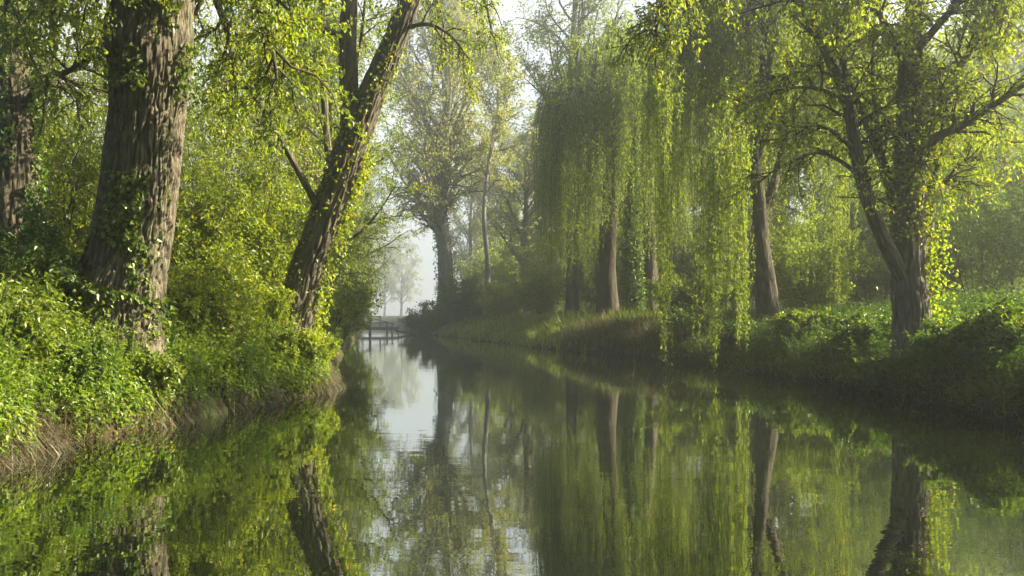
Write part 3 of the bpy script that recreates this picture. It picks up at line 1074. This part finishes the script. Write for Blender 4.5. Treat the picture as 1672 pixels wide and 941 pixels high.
# ---- weeping willows
def willow(seed, name, label, base, trunks, trads, d, dome_c, dome_r, nlimb, nstr, ln, L, W, nleaf, bark, extra=None, clump=9, zmin=2.6, ivycol=None):
    reseed(seed)
    root = thing(name, label, "tree", base)
    tb = Buf()
    tops = []
    limbsb = []
    for k, (tp, tr) in enumerate(zip(trunks, trads)):
        path = spline(tp, 60)
        rad = np.interp(np.linspace(0, len(tr) - 1, 60), np.arange(len(tr)), tr)
        if k == 0:
            tubes(tb, path, rad, 48, disp=furrow(0.05, fr=6, flare=0.25, seed=54))
        else:
            b = Buf()
            tubes(b, path, rad, 32, disp=furrow(0.04, fr=6, seed=55))
            limbsb.append(b)
        tops.append((path, rad))
    dome_c, dome_r = np.asarray(dome_c, float), np.asarray(dome_r, float)
    wood, lf = Buf(), Buf()
    # arching limbs from the trunks to the dome
    paths = []
    for i in range(nlimb):
        path, rad = tops[i % len(tops)]
        j = int(RNG.uniform(0.55, 0.99) * 59)
        s = path[j]
        az = 2 * np.pi * (i + RNG.uniform()) / nlimb
        el = np.arcsin(RNG.uniform(0.15, 0.98))
        dirn = np.array([np.cos(az) * np.cos(el), np.sin(az) * np.cos(el), np.sin(el)])
        e = dome_c + dirn * dome_r * RNG.uniform(0.7, 0.98)
        m = (s + e) / 2 + np.array([0, 0, dome_r[2] * 0.28])
        tip = e + np.array([dirn[0], dirn[1], 0]) * dome_r[0] * 0.12 - np.array([0, 0, dome_r[2] * 0.10])
        paths.append(spline([s, m, e, tip], 12))
    P = np.stack(paths)
    R = np.repeat(np.linspace(0.13, 0.02, 12)[None], nlimb, 0)
    tubes(wood, P, R, 7)
    br, brr = grow(P, R, 11, 0.3, 1.0, (dome_r[0] * 0.18, dome_r[0] * 0.36), 50, up=0.10, grav=0.12, wig=0.2, K=6)
    tubes(wood, br, np.maximum(brr, 0.01), 4)
    # whips in clumps, so that curtains and gaps form
    nb = len(br)
    n = nstr
    who = RNG.integers(0, nb, max(1, n // clump))
    idx = np.repeat(who, clump)
    n = len(idx)
    tt = np.clip(np.repeat(RNG.uniform(0.25, 1.0, len(who)), clump) + RNG.normal(size=n) * 0.06, 0.05, 1.0)
    p, tan, _ = along(br[idx], tt[:, None])
    p = p[:, 0] + RNG.normal(size=(n, 3)) * 0.12
    outv = nrm((p - dome_c) * np.array([1, 1, 0.0]) + RNG.normal(size=(n, 3)) * np.array([0.6, 0.6, 0]))
    l = np.repeat(RNG.uniform(ln[0], ln[1], len(who)), clump) * RNG.uniform(0.55, 1.1, n)
    zm = zmin + np.repeat(RNG.uniform(0, 2.2, len(who)), clump) + RNG.uniform(0, 0.8, n)
    l = np.maximum(np.minimum(l, p[:, 2] - zm), 0.5)
    strands(lf, wood, p, outv, l, nleaf, L, W, outlen=0.55)
    # leafy top of the dome
    tw, twr = grow(br, brr, 4, 0.2, 1.0, (0.5, 1.2), 55, up=0.1, grav=0.25, wig=0.25, K=5)
    tubes(wood, tw, np.maximum(twr, 0.004), 3)
    leaf_twigs(lf, tw, 16, L, W * 1.1, spread=0.06, droop=0.9)
    for e in (extra or []):
        e(lf, wood)
    iv = None
    if ivycol is not None:
        iv = Buf()
        ivycol(iv, tops)
    finish_tree(root, base, tb, limbsb, wood, lf, bark, 'leaf_willow', iv, ivym='leaf_deep')
    return root


def trail(px, py0, py1, d, n, width, L=0.15, W=0.046, nleaf=130, taper=True):
    """one long tress of whips reaching down to the water"""
    def f(lf, wood):
        a, b = at(px, py0, d), at(px, py1, d)
        P0 = a + RNG.normal(size=(n, 3)) * np.array([width, width, 0.5])
        ln = (a[2] - b[2]) * np.clip(1 - np.abs(RNG.normal(size=n)) * 0.20, 0.35, 1)
        ln[0] = a[2] - b[2]
        tow = (a - P0) * np.array([0.6, 0.6, 0])
        strands(lf, wood, P0, tow, ln + (P0[:, 2] - a[2]), nleaf, L, W, K=12, outlen=1.0, sway=0.07, upr=0.0)
    return f


def willows():
    # far willow, hazier
    d = 47.0
    b1, b2 = on_ground(992, d), on_ground(1062, d - 1)
    def ivc(iv, tops):
        path, rad = tops[2]
        ivy_on(iv, path, rad, 9000, 0.0, 1.0, 0.15, off=0.32, fine=False, prob=0.12)
    willow(201, "weeping_willow", "tall hazy weeping willow with a pale dome and two trunks, beyond the dry reeds", b1,
           [np.array([b1, at(990, 420, d), at(996, 330, d), at(1000, 220, d), at(1005, 120, d)]),
            np.array([b2, at(1058, 400, d - 1), at(1050, 300, d - 1), at(1045, 180, d - 1)]),
            np.array([on_ground(1036, d - 2) + np.array([0, 0, 0.6]), at(1032, 400, d - 2), at(1030, 290, d - 2), at(1032, 200, d - 2)])],
           [[0.6, 0.5, 0.42, 0.34, 0.22], [0.52, 0.42, 0.36, 0.26], [0.26, 0.24, 0.2, 0.12]], d,
           at(1008, 212, d), (4.0, 4.0, 6.4), 26, 2000, (3.5, 12), 0.20, 0.06, 46, 'bark_dark', clump=20, zmin=3.0, ivycol=ivc,
           extra=[trail(950, 90, 440, 43.0, 16, 0.5, L=0.2, W=0.06, nleaf=80), trail(978, 60, 400, 43.2, 18, 0.5, L=0.2, W=0.06, nleaf=80), trail(994, 50, 380, 42.8, 22, 0.5, L=0.2, W=0.06, nleaf=80),
                  trail(1012, 60, 330, 42.6, 18, 0.5, L=0.2, W=0.06, nleaf=80), trail(925, 130, 470, 44.0, 14, 0.5, L=0.2, W=0.06, nleaf=80), trail(1048, 70, 300, 42.6, 18, 0.5, L=0.2, W=0.06, nleaf=80)])
    # nearer willow, sunlit, trailing into the water
    d = 31.0
    b = on_ground(1256, d)
    willow(202, "sunlit_willow", "sunlit weeping willow with a bent brown trunk trailing long tresses to the water", b,
           [np.array([b, at(1250, 470, d), at(1242, 400, d), at(1238, 330, d), at(1228, 250, d), at(1215, 150, d), at(1210, 40, d)]),
            np.array([at(1240, 360, d), at(1258, 320, d + .3), at(1280, 240, d + .8), at(1310, 120, d + 1), at(1330, 0, d + 1)])],
           [[0.43, 0.37, 0.32, 0.27, 0.22, 0.17, 0.12], [0.2, 0.17, 0.14, 0.1, 0.06]], d,
           at(1232, 130, d), (3.9, 3.9, 4.6), 22, 1350, (2.5, 8.0), 0.15, 0.048, 56, 'bark_dark', clump=18, zmin=2.4,
           extra=[trail(1087, 130, 604, 25.8, 20, 0.16), trail(1076, 60, 440, 27.0, 12, 0.35), trail(1098, 80, 400, 27.0, 8, 0.3),
                  trail(1140, 250, 570, 26.8, 6, 0.15), trail(1166, 230, 606, 25.8, 24, 0.24), trail(1180, 200, 520, 27.0, 14, 0.35),
                  trail(1211, 230, 592, 25.9, 20, 0.2), trail(1200, 160, 480, 27.2, 14, 0.4), trail(1310, 150, 470, 29.5, 14, 0.6),
                  trail(1360, 150, 500, 30.5, 14, 0.5), trail(1385, 120, 440, 30.0, 8, 0.3)])


big_left_tree()
dark_left_tree()
leaning_tree()
right_tree()
willows()


# ---- the tall tree fading into the mist, the slim one beside it, and the wood behind
def far_trees():
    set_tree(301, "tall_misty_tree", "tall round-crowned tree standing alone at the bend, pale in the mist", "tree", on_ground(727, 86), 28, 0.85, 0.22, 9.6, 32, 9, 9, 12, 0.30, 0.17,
             'bark_hazed', 'leaf_olive', up=0.5, lang=56, ivy=1600, ivyL=0.22)
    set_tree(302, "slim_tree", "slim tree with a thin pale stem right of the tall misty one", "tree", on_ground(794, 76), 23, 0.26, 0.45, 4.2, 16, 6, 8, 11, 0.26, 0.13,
             'bark_hazed', 'leaf_olive', up=0.6, lang=40, lean=(0.6, 0))
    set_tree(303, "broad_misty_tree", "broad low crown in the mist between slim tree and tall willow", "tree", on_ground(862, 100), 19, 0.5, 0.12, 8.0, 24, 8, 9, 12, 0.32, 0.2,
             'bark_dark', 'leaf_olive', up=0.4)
    set_tree(304, "open_crowned_tree", "open airy crown high against the sky, behind the tall willow's left side", "tree", on_ground(935, 66), 29, 0.45, 0.42, 6.6, 26, 8, 8, 11, 0.22, 0.12,
             'bark_dark', 'leaf_mid', up=0.4)
    # one broadleaf prototype of each sort, copied with its parts
    A = set_tree(310, "bank_tree", "leafy tree on the left bank just behind the leaning trunk", "tree", on_ground(535, 36), 13, 0.22, 0.10, 3.6, 24, 8, 9, 13, 0.13, 0.07,
                 'bark_dark', 'leaf_mid', up=0.2, group="trees along the left bank")
    spots = [(556, 52, 0.95, 1.0, "bushy tree on the left bank, second behind the leaning trunk"),
             (500, 48, 1.25, 2.2, "taller tree set back from the left bank, behind the leaning trunk's thin stem"),
             (572, 70, 1.05, 3.1, "hazy tree on the left bank beside the footbridge's near end"),
             (440, 40, 1.15, 4.0, "tree crown seen between the big trunk and the leaning trunk, high up"),
             (90, 36, 1.2, 0.9, "leafy tree high between the ivy-clad trunk and the big trunk"),
             (572, 96, 1.25, 5.2, "palest tree of the left bank, over the footbridge")]
    for px, d, s, rz, lab in spots:
        dup(A, on_ground(px, d), rz, s, lab, "trees along the left bank")
    B = set_tree(320, "woodland_tree", "woodland tree behind the sunlit willow's trunk", "tree", on_ground(1180, 62), 17, 0.35, 0.06, 5.2, 40, 9, 9, 12, 0.21, 0.125,
                 'bark_dark', 'leaf_mid', up=0.25, group="wood behind the right bank")
    spots = [(1330, 58, 1.0, 1.3, "shaded woodland tree between sunlit willow and many-stemmed tree"),
             (1420, 66, 1.05, 2.5, "dim woodland tree showing just left of the many-stemmed tree"),
             (1540, 52, 0.66, 3.4, "dark woodland tree just right of the many-stemmed tree's stems"),
             (1640, 56, 0.66, 4.4, "dark woodland tree at the right edge, behind the sunlit grass"),
             (1110, 84, 1.1, 5.5, "pale woodland tree in the gap between the two willows"),
             (1010, 88, 1.25, 0.3, "pale woodland tree whose crown shows through the tall hazy willow"),
             (1260, 76, 1.2, 2.9, "woodland tree high behind the sunlit willow's crown"),
             (1480, 86, 1.1, 3.9, "farther woodland tree seen through the many-stemmed tree's stems"),
             (1590, 80, 1.0, 5.0, "farther woodland tree above the dark bushes at the right"),
             (1690, 72, 1.5, 2.2, "tall woodland tree rising at the upper right corner of the photo"),
             (1590, 92, 1.5, 0.9, "tall woodland tree deep behind the many-stemmed tree's right branches"),
             (935, 96, 1.0, 1.9, "pale woodland tree at the tall hazy willow's left edge")]
    for px, d, s, rz, lab in spots:
        dup(B, on_ground(px, d), rz, s, lab, "wood behind the right bank")
    for x, y, sc_, rz, lab in [(-10.5, 4, 1.0, 0.4, "unseen leafy tree added on the left bank beside the viewpoint, blocking sky light"),
                               (14, 5, 1.0, 1.4, "unseen leafy tree added on the right bank beside the viewpoint, blocking sky light"),
                               (-11, -6, 1.1, 2.4, "unseen leafy tree added on the left bank behind the viewpoint, blocking sky light"),
                               (13, -6, 1.1, 3.4, "unseen leafy tree added on the right bank behind the viewpoint, blocking sky light"),
                               (-5, -17, 1.1, 4.4, "unseen leafy tree added at the river behind the viewpoint, left one, blocking sky light"),
                               (5, -18, 1.1, 5.4, "unseen leafy tree added at the river behind the viewpoint, right one, blocking sky light")]:
        dup(B, (x, y, max(gz(x, y), 0.3)), rz, sc_, lab, "unseen trees added round the viewpoint")  # unseen trees added to block sky light from behind and beside the camera
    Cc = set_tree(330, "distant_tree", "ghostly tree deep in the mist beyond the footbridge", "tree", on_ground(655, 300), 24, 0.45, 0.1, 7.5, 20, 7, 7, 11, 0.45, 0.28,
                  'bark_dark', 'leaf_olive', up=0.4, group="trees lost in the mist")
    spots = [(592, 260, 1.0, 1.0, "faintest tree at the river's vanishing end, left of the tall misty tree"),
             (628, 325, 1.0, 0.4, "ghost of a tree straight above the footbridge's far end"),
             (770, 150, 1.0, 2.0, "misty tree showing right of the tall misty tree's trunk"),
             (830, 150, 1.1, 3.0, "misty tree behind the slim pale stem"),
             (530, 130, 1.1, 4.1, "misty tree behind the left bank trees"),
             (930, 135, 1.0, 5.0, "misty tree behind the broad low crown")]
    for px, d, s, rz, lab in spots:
        dup(Cc, on_ground(px, d), rz, s, lab, "trees lost in the mist")


far_trees()


def far_wood():
    reseed(340)
    b = Buf()
    def mass(n, xa, xb, ya, yb, zt, L):
        c = np.stack([RNG.uniform(xa, xb, n), RNG.uniform(ya, yb, n), np.zeros(n)], -1)
        top = zt * (0.55 + 0.7 * vnoise(np.stack([c[:, 0] * 0.12, c[:, 1] * 0.12, c[:, 2]], -1), 91))
        c[:, 2] = ground(c[:, 0], c[:, 1]) + top * RNG.uniform(0.0, 1, n) ** 1.5
        m = 26
        p = (c[:, None] + RNG.normal(size=(n, m, 3)) * np.array([1.1, 1.1, 0.7])).reshape(-1, 3)
        p = p[p[:, 2] > 0.2]
        leaves(b, p, RNG.normal(size=p.shape) + np.array([0, 0, -0.4]), RNG.normal(size=p.shape), L * RNG.uniform(0.6, 1.2, len(p)), L * 0.6)
    mass(3000, -4, 105, 112, 140, 11, 0.55)
    mass(700, 46, 100, 70, 105, 10, 0.5)
    mass(700, -80, -30, 70, 120, 11, 0.5)
    tag(b.obj("far_wood", M['leaf_mid'], smooth=False), "hazy mass of woodland far behind both banks", "woodland", kind='stuff')


far_wood()


# ---- the green wall of young trees and bushes behind the left trunks
def left_thicket():
    g = "thicket behind the left trunks"
    S = [  # seed px d h spread stems leafmat
        (401, 105, 19, 4.6, 1.9, 'leaf_lime', "sunlit bush between the ivy-clad trunk and the big trunk, low"),
        (402, 60, 24, 10.0, 3.0, 'leaf_mid', "tall bush behind the ivy-clad trunk at the left edge"),
        (403, 150, 25, 8.5, 2.6, 'leaf_lime', "tall yellow-green bush filling the gap left of the big trunk"),
        (404, 330, 18.5, 3.6, 1.5, 'leaf_lime', "bright bush at the right foot of the big trunk"),
        (405, 400, 21, 4.6, 1.8, 'leaf_lime', "upright yellow-green bush halfway from big trunk to leaning trunk"),
        (406, 340, 25, 7.5, 2.4, 'leaf_mid', "tall green bush rising behind the bright bush right of the big trunk"),
        (407, 455, 25, 6.0, 2.0, 'leaf_mid', "mid green bush against the leaning trunk's left side"),
        (408, 410, 31, 9.5, 3.0, 'leaf_olive', "tallest grey-green bush of the left thicket, high between the trunks"),
        (409, 295, 31, 11.0, 3.2, 'leaf_mid', "tall bush whose top shows right of the big trunk's upper part"),
        (410, 515, 30, 4.5, 1.6, 'leaf_mid', "bush just right of the leaning trunk's foot on the bank"),
    ]
    for seed, px, d, h, sp, lm, lab in S:
        k = 0.075 + 0.0016 * d
        set_shrub(seed, "thicket_bush", lab, "bush", on_ground(px, d), h, sp, 13, 9, 8, 12, k, k * 0.55, lm, group=g, up=0.2)
    S = [(411, 300, 15.6, 1.9, 0.9, 'leaf_lime', "rounded sunlit bush on the bank right of the big trunk's foot"),
         (412, 366, 17.0, 2.3, 1.0, 'leaf_lime', "upright sunlit bush on the bank midway between the big and leaning trunks"),
         (413, 402, 18.6, 1.4, 0.8, 'leaf_lime', "sunlit bush crowding the leaning trunk's left foot"),
         (414, 225, 13.2, 0.6, 0.6, 'leaf_mid', "low green bush in front of the big trunk's foot"),
         (415, 30, 11.6, 1.4, 0.8, 'leaf_mid', "broad-leaved bush overhanging the water at the left edge of the photo"),
         (419, 470, 18.4, 0.8, 0.7, 'leaf_lime', "low sunlit bush right in front of the leaning trunk's foot"),
         (416, 110, 12.0, 0.8, 0.6, 'leaf_deep', "shaded bush at the left foot of the big trunk"),
         (417, 508, 21.4, 1.1, 0.6, 'leaf_lime', "small bright bush at the water's edge below the leaning trunk"),
         (418, 20, 13.5, 2.2, 1.1, 'leaf_deep', "dark bush at the ivy-clad trunk's foot")]
    for seed, px, d, h, sp, lm, lab in S:
        set_shrub(seed, "herb_bush", lab, "bush", on_ground(px, d), h, sp, 22, 9, 6, 10, 0.085, 0.05, lm, group="low bushes on the near left bank", up=0.15, stem_r=0.012, fine=True)
    S = [(421, 548, 44, 3.6, 1.9, "low bush at the left water's edge, near the bend"),
         (422, 566, 62, 4.0, 2.2, "hazy bush at the left water's edge before the footbridge"),
         (423, 566, 82, 4.2, 2.2, "pale bush where the footbridge meets the left bank")]
    for seed, px, d, h, sp, lab in S:
        set_shrub(seed, "bank_bush", lab, "bush", on_ground(px, d), h, sp, 11, 8, 7, 12, 0.17, 0.1, 'leaf_mid', group="bushes along the left bank")


left_thicket()


def right_bushes():
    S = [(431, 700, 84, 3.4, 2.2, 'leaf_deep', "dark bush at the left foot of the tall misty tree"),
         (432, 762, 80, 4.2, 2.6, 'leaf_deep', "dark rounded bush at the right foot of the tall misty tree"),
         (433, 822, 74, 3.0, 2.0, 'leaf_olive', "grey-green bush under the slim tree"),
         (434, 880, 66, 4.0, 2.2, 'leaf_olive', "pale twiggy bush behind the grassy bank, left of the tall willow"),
         (435, 1335, 36, 4.2, 2.2, 'leaf_willow', "sunny golden-green bush right of the sunlit willow's trunk"),
         (436, 1120, 40, 3.0, 2.0, 'leaf_mid', "green bush on the bank between the two willows"),
         (437, 1600, 34, 7.0, 2.8, 'leaf_deep', "dark bush beyond the sunlit grass at the right"),
         (438, 1690, 30, 6.0, 2.6, 'leaf_deep', "dark bush at the right edge beyond the bank"),
         (439, 1425, 42, 7.5, 2.8, 'leaf_deep', "shadowy bush showing left of the many-stemmed tree's foot"),
         (440, 1535, 40, 7.5, 2.8, 'leaf_deep', "shadowy bush showing right of the many-stemmed tree's foot")]
    for seed, px, d, h, sp, lm, lab in S:
        k = 0.06 + 0.0018 * d
        set_shrub(seed, "bank_shrub", lab, "bush", on_ground(px, d), h, sp, 14, 11, 10, 12, k, k * 0.55, lm, group="bushes on the right bank", up=0.2)
    H_ = set_shrub(441, "woodland_hazel", "wide woodland bush behind the sunlit willow's trunk", "bush", on_ground(1215, 52), 6.5, 3.4, 16, 10, 8, 12, 0.19, 0.11, 'leaf_mid', group="understory of the right wood", up=0.15)
    for px, d, sc_, rz, lab in [(1300, 50, 0.9, 1.0, "woodland bush just right of the sunlit willow's trunk, in shade"),
                                (1390, 55, 1.1, 2.0, "woodland bush in the dim gap left of the many-stemmed tree"),
                                (1465, 58, 1.1, 3.0, "woodland bush hidden behind the many-stemmed tree's trunk"),
                                (1560, 52, 1.05, 4.0, "woodland bush in the dark gap right of the many-stemmed tree"),
                                (1650, 46, 0.95, 5.0, "woodland bush at the right edge above the sunlit grass"),
                                (1130, 58, 1.0, 0.5, "woodland bush in the gap between the willows"),
                                (1040, 66, 1.1, 1.5, "woodland bush behind the tall willow's right trunk"),
                                (960, 76, 1.1, 2.5, "woodland bush behind the tall willow's left trunk"),
                                (885, 92, 1.3, 3.5, "misty woodland bush left of the tall willow"),
                                (815, 104, 1.4, 4.5, "misty woodland bush behind the slim tree's foot")]:
        dup(H_, on_ground(px, d), rz, sc_, lab, "understory of the right wood")
    for seed, px, d, h, sp, lm, lab in [(471, 1590, 17.0, 0.95, 1.0, 'leaf_deep', "low dark-green mound of leaves right of the many-stemmed tree's foot"),
                                    (472, 1668, 15.8, 1.1, 1.0, 'leaf_deep', "leafy mound on the bank at the right edge, under the sapling"),
                                    (473, 1412, 22.0, 0.8, 0.9, 'leaf_deep', "leafy mound on the bank left of the many-stemmed tree's foot"),
                                    (474, 1320, 26.5, 0.85, 1.0, 'leaf_mid', "leafy mound right of the sunlit willow's foot"),
                                    (475, 1215, 29.5, 0.9, 0.9, 'leaf_deep', "dark mound at the waterline left of the sunlit willow's foot"),
                                    (476, 1455, 18.6, 0.6, 0.6, 'leaf_deep', "dark low mound at the waterline in front of the many-stemmed tree"),
                                    (477, 1130, 35.0, 1.3, 1.3, 'leaf_deep', "dark mound on the bank behind the hanging tresses")]:
        set_shrub(seed, "leafy_mound", lab, "bush", on_ground(px, d), h, sp, 22, 8, 6, 9, 0.06 + 0.0028 * d, 0.03 + 0.0016 * d, lm, group="low mounds on the right bank", up=0.1, stem_r=0.01, fine=True)
    reseed(450)
    set_shrub(451, "young_sapling", "small bright sapling on the bank at the right edge of the photo", "sapling", on_ground(1652, 15.5), 1.5, 0.3, 3, 9, 4, 7, 0.075, 0.042, 'leaf_lime', fine=True, stem_r=0.012)


right_bushes()


# ---- footbridge and drift wood
def slab(buf, a, b, wx, wz, mat=0):
    """squared timber from a to b"""
    a, b = np.asarray(a, float), np.asarray(b, float)
    t = nrm(b - a)
    up = np.array([0, 0, 1.0]) if abs(t[2]) < 0.9 else np.array([0, 1.0, 0])
    s = nrm(np.cross(t, up)) * wx / 2
    u = nrm(np.cross(s, t)) * wz / 2
    v = [a - s - u, a + s - u, a + s + u, a - s + u, b - s - u, b + s - u, b + s + u, b - s + u]
    buf.add(v, [[0, 3, 2, 1], [4, 5, 6, 7], [0, 1, 5, 4], [1, 2, 6, 5], [2, 3, 7, 6], [3, 0, 4, 7]])


def bridge():
    d = 93.0
    base = at(590, 545, d)
    root = thing("footbridge", "old wooden footbridge with post and rail side, faint in the mist", "footbridge", base)
    def part(name, f):
        b = Buf()
        f(b)
        return b.obj(name, M['wood'], root, base, smooth=False)
    def A(px, z, dd=0.0):
        q = at(px, 520, d + dd)
        q[2] = z
        return q
    part("deck", lambda b: slab(b, A(572, 0.66, .7), A(652, 0.62, .7), 1.3, 0.10))
    for dd in (0.18, 1.25):
        part("beam", lambda b: slab(b, A(572, 0.50, dd), A(652, 0.47, dd), 0.18, 0.2))
    for px, z0_, z1_, wd in [(604, -0.8, 2.05, 0.24), (620.5, 0.4, 1.85, 0.12), (583, -0.6, 1.9, 0.16), (632, -0.6, 1.25, 0.13), (640, -0.6, 1.15, 0.13), (650, -0.5, 0.9, 0.12)]:
        part("post", lambda b: slab(b, A(px, z0_, .02), A(px + .5, z1_, .02), wd, wd))
    for px, z1_ in [(604, 1.8), (632, 1.2)]:
        part("post", lambda b: slab(b, A(px, -0.8, 1.42), A(px, z1_, 1.42), 0.14, 0.14))
    part("rail", lambda b: slab(b, A(572, 1.80, -.13), A(622, 1.78, -.13), 0.09, 0.11))
    part("rail", lambda b: slab(b, A(572, 1.16, -.13), A(645, 1.10, -.13), 0.09, 0.11))
    part("rail", lambda b: slab(b, A(598, 1.75, 1.55), A(634, 1.15, 1.55), 0.08, 0.1))
    # a drifted log and branches below it
    reseed(461)
    lb = at(648, 541, 88)
    lb[2] = 0.02
    lr_ = thing("drift_log", "thin fallen log lying in the water right of the footbridge", "log", lb)
    b = Buf()
    q = np.array([at(646, 520, 88), at(665, 520, 88), at(690, 520, 87.5), at(704, 520, 87)])
    q[:, 2] = [0.42, 0.16, 0.10, 0.3]
    P = spline(q, 14)
    tubes(b, P, np.linspace(0.13, 0.09, 14), 9)
    tr = b.obj("trunk", M['bark_dark'], lr_, lb)
    w_, wr = grow(P[None], np.full((1, 14), 0.08), 7, 0.1, 0.95, (0.4, 1.1), 60, up=0.25, wig=0.25, K=5)
    b = Buf()
    tubes(b, w_, wr, 5)
    b.obj("branches", M['bark_dark'], lr_, lb)
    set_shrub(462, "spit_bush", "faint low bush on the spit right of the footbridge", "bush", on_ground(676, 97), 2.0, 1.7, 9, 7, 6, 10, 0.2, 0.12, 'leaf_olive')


bridge()


# ---- undergrowth, grass and roots on the banks
def undergrowth():
    reseed(501)
    b = Buf()
    p = bank_pts(5200, 'l', 8.5, 24, 0.15, 5.0, tpow=1.2)
    herbs(b, patch(p, 0.9, 0.25, 71), 0.75, 9, 0.09, 0.055, droop=0.35)
    p = bank_pts(2600, 'l', 9, 22, 0.3, 4.5)
    q = 836 + 1448 * p[:, 0] / p[:, 1]
    p = p[~((q > 130) & (q < 300) & (p[:, 1] < 14.2))]     # the big trunk's foot stays open
    herbs(b, patch(p, 0.6, 0.5, 72), 1.25, 9, 0.085, 0.04, droop=0.2)
    p = bank_pts(4200, 'l', 8.5, 17, 0.3, 3.2)
    herbs(b, patch(p, 0.8, 0.15, 73), 0.85, 9, 0.09, 0.06, droop=0.45, lean=0.45)
    p = bank_pts(2600, 'l', 20, 46, 0.1, 5.5)
    herbs(b, p, 0.9, 5, 0.13, 0.07, fine=False)
    p = bank_pts(1600, 'l', 44, 92, 0.1, 5.5)
    herbs(b, p, 0.9, 4, 0.26, 0.13, fine=False, stem=False)
    # low leaves hanging over the water's edge
    p = bank_pts(30000, 'l', 8.3, 23, 0.0, 0.9)
    p[:, 2] += RNG.uniform(0.06, 0.5, len(p))
    p = patch(p, 1.1, 0.42, 74)
    a = RNG.normal(size=p.shape) * 0.6 + np.array([0.6, 0, -0.5])
    leaves(b, p, a, np.array([0.5, 0, 0.8]) + RNG.normal(size=p.shape) * 0.3, RNG.uniform(0.05, 0.10, len(p)), RNG.uniform(0.03, 0.055, len(p)), fine=True)
    # climbing leaves in the shade by the near edge
    tag(b.obj("left_bank_undergrowth", M['herb'], smooth=False), "dense leafy herbs covering the left bank", "undergrowth", kind='stuff')

    reseed(502)
    b = Buf()
    p = bank_pts(6800, 'r', 11.5, 30, 0.25, 5.5, tpow=1.1)
    herbs(b, patch(p, 0.8, 0.18, 81), 0.72, 6, 0.135, 0.06, droop=0.5)
    p = bank_pts(2400, 'r', 28, 42, 0.2, 5)
    herbs(b, p, 0.6, 5, 0.13, 0.06, fine=False)
    p = bank_pts(17000, 'r', 11, 31, 0.0, 2.2)
    p[:, 2] += RNG.uniform(0.02, 0.3, len(p))
    a = RNG.normal(size=p.shape) * 0.5 + np.array([-0.7, 0, -0.35])
    leaves(b, p, a, np.array([-0.4, 0, 0.8]) + RNG.normal(size=p.shape) * 0.3, RNG.uniform(0.06, 0.16, len(p)), RNG.uniform(0.028, 0.06, len(p)), fine=True)
    tag(b.obj("right_bank_undergrowth", M['herb_deep'], smooth=False), "dense nettles and leafy herbs covering the near right bank", "undergrowth", kind='stuff')

    reseed(503)
    b = Buf()
    p = bank_pts(30000, 'r', 40, 96, 0.02, 7.0, tpow=1.2)
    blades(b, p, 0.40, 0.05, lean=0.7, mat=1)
    q = patch(bank_pts(9000, 'r', 40, 96, 0.05, 6.0), 0.55, 0.55, 88)
    blades(b, q, 0.85, 0.06, lean=0.6, mat=0)
    p = bank_pts(12000, 'r', 14, 40, 3.5, 16.0)
    blades(b, patch(p, 0.5, 0.3, 83), 0.30, 0.022, lean=0.6)
    p = bank_pts(5000, 'r', 12, 34, 0.05, 1.4)
    blades(b, p, 0.5, 0.020, lean=1.3, dirn=(-1.2, 0, 0))
    tag(b.obj("right_bank_grass", [M['grass'], M['grass_lit']], smooth=False), "green grass covering the right bank", "grass", kind='stuff')

    reseed(504)
    b = Buf()
    p = bank_pts(3000, 'l', 8.5, 26, -0.03, 0.4)
    blades(b, patch(p, 0.8, 0.52, 84), 0.36, 0.014, lean=1.7, dirn=(1.4, 0, 0))
    p = bank_pts(4200, 'r', 33, 44, 0.0, 2.0)
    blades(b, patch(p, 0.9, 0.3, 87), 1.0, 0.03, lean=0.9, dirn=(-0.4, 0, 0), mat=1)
    p = bank_pts(2500, 'r', 11, 30, -0.05, 0.5)
    blades(b, p, 0.35, 0.016, lean=1.6, dirn=(-1.4, 0, 0))
    # roots and bare stems hanging down the left edge into the water
    y = RNG.uniform(8.5, 25, 1700)
    y = y[vnoise(np.stack([y * 0.9, y * 0, y * 0], -1), 86) > 0.40]
    n = len(y)
    x = edge_l(y) - RNG.uniform(0.1, 0.7, n)
    q0 = np.stack([x, y, ground(x, y) + RNG.uniform(0.0, 0.25, n)], -1)
    K = 7
    t = np.linspace(0, 1, K)[None, :, None]
    xe = edge_l(y) + RNG.uniform(-0.05, 0.35, n)
    q1 = np.stack([xe, y + RNG.normal(size=n) * 0.35, np.full(n, -0.06)], -1)
    P = q0[:, None] * (1 - t) + q1[:, None] * t
    P[:, :, 2] += (np.sin(np.pi * t[..., 0]) * RNG.uniform(-0.05, 0.22, (n, 1)))
    P[:, 1:-1] += RNG.normal(size=(n, K - 2, 3)) * 0.035
    tubes(b, P, np.repeat(RNG.uniform(0.0015, 0.0055, (n, 1)), K, 1), 4)
    tag(b.obj("dry_stems_and_roots", [M['straw'], M['reed']], smooth=False), "dry stems, dead grass and bare roots along the water's edge", "dry growth", kind='stuff')

    # a few fallen leaves lying on the still water by the banks
    reseed(505)
    b = Buf()
    n = 130
    y = 8 + 26 * RNG.uniform(size=n) ** 1.3
    side = RNG.uniform(size=n) < 0.6
    off = np.abs(RNG.normal(size=n)) * 1.3 + 0.15
    x = np.where(side, edge_l(y) + off, edge_r(y) - off)
    p = np.stack([x, y, np.full(n, 0.006)], -1)
    az = RNG.uniform(0, 6.28, n)
    leaves(b, p, np.stack([np.cos(az), np.sin(az), np.zeros(n)], -1), np.tile([0.0, 0.0, 1.0], (n, 1)), RNG.uniform(0.04, 0.09, n), RNG.uniform(0.015, 0.035, n), fold=0.05)
    tag(b.obj("floating_leaves", M['leaf_lime'], smooth=False), "small fallen leaves floating by the banks", "leaves", kind='stuff')


undergrowth()
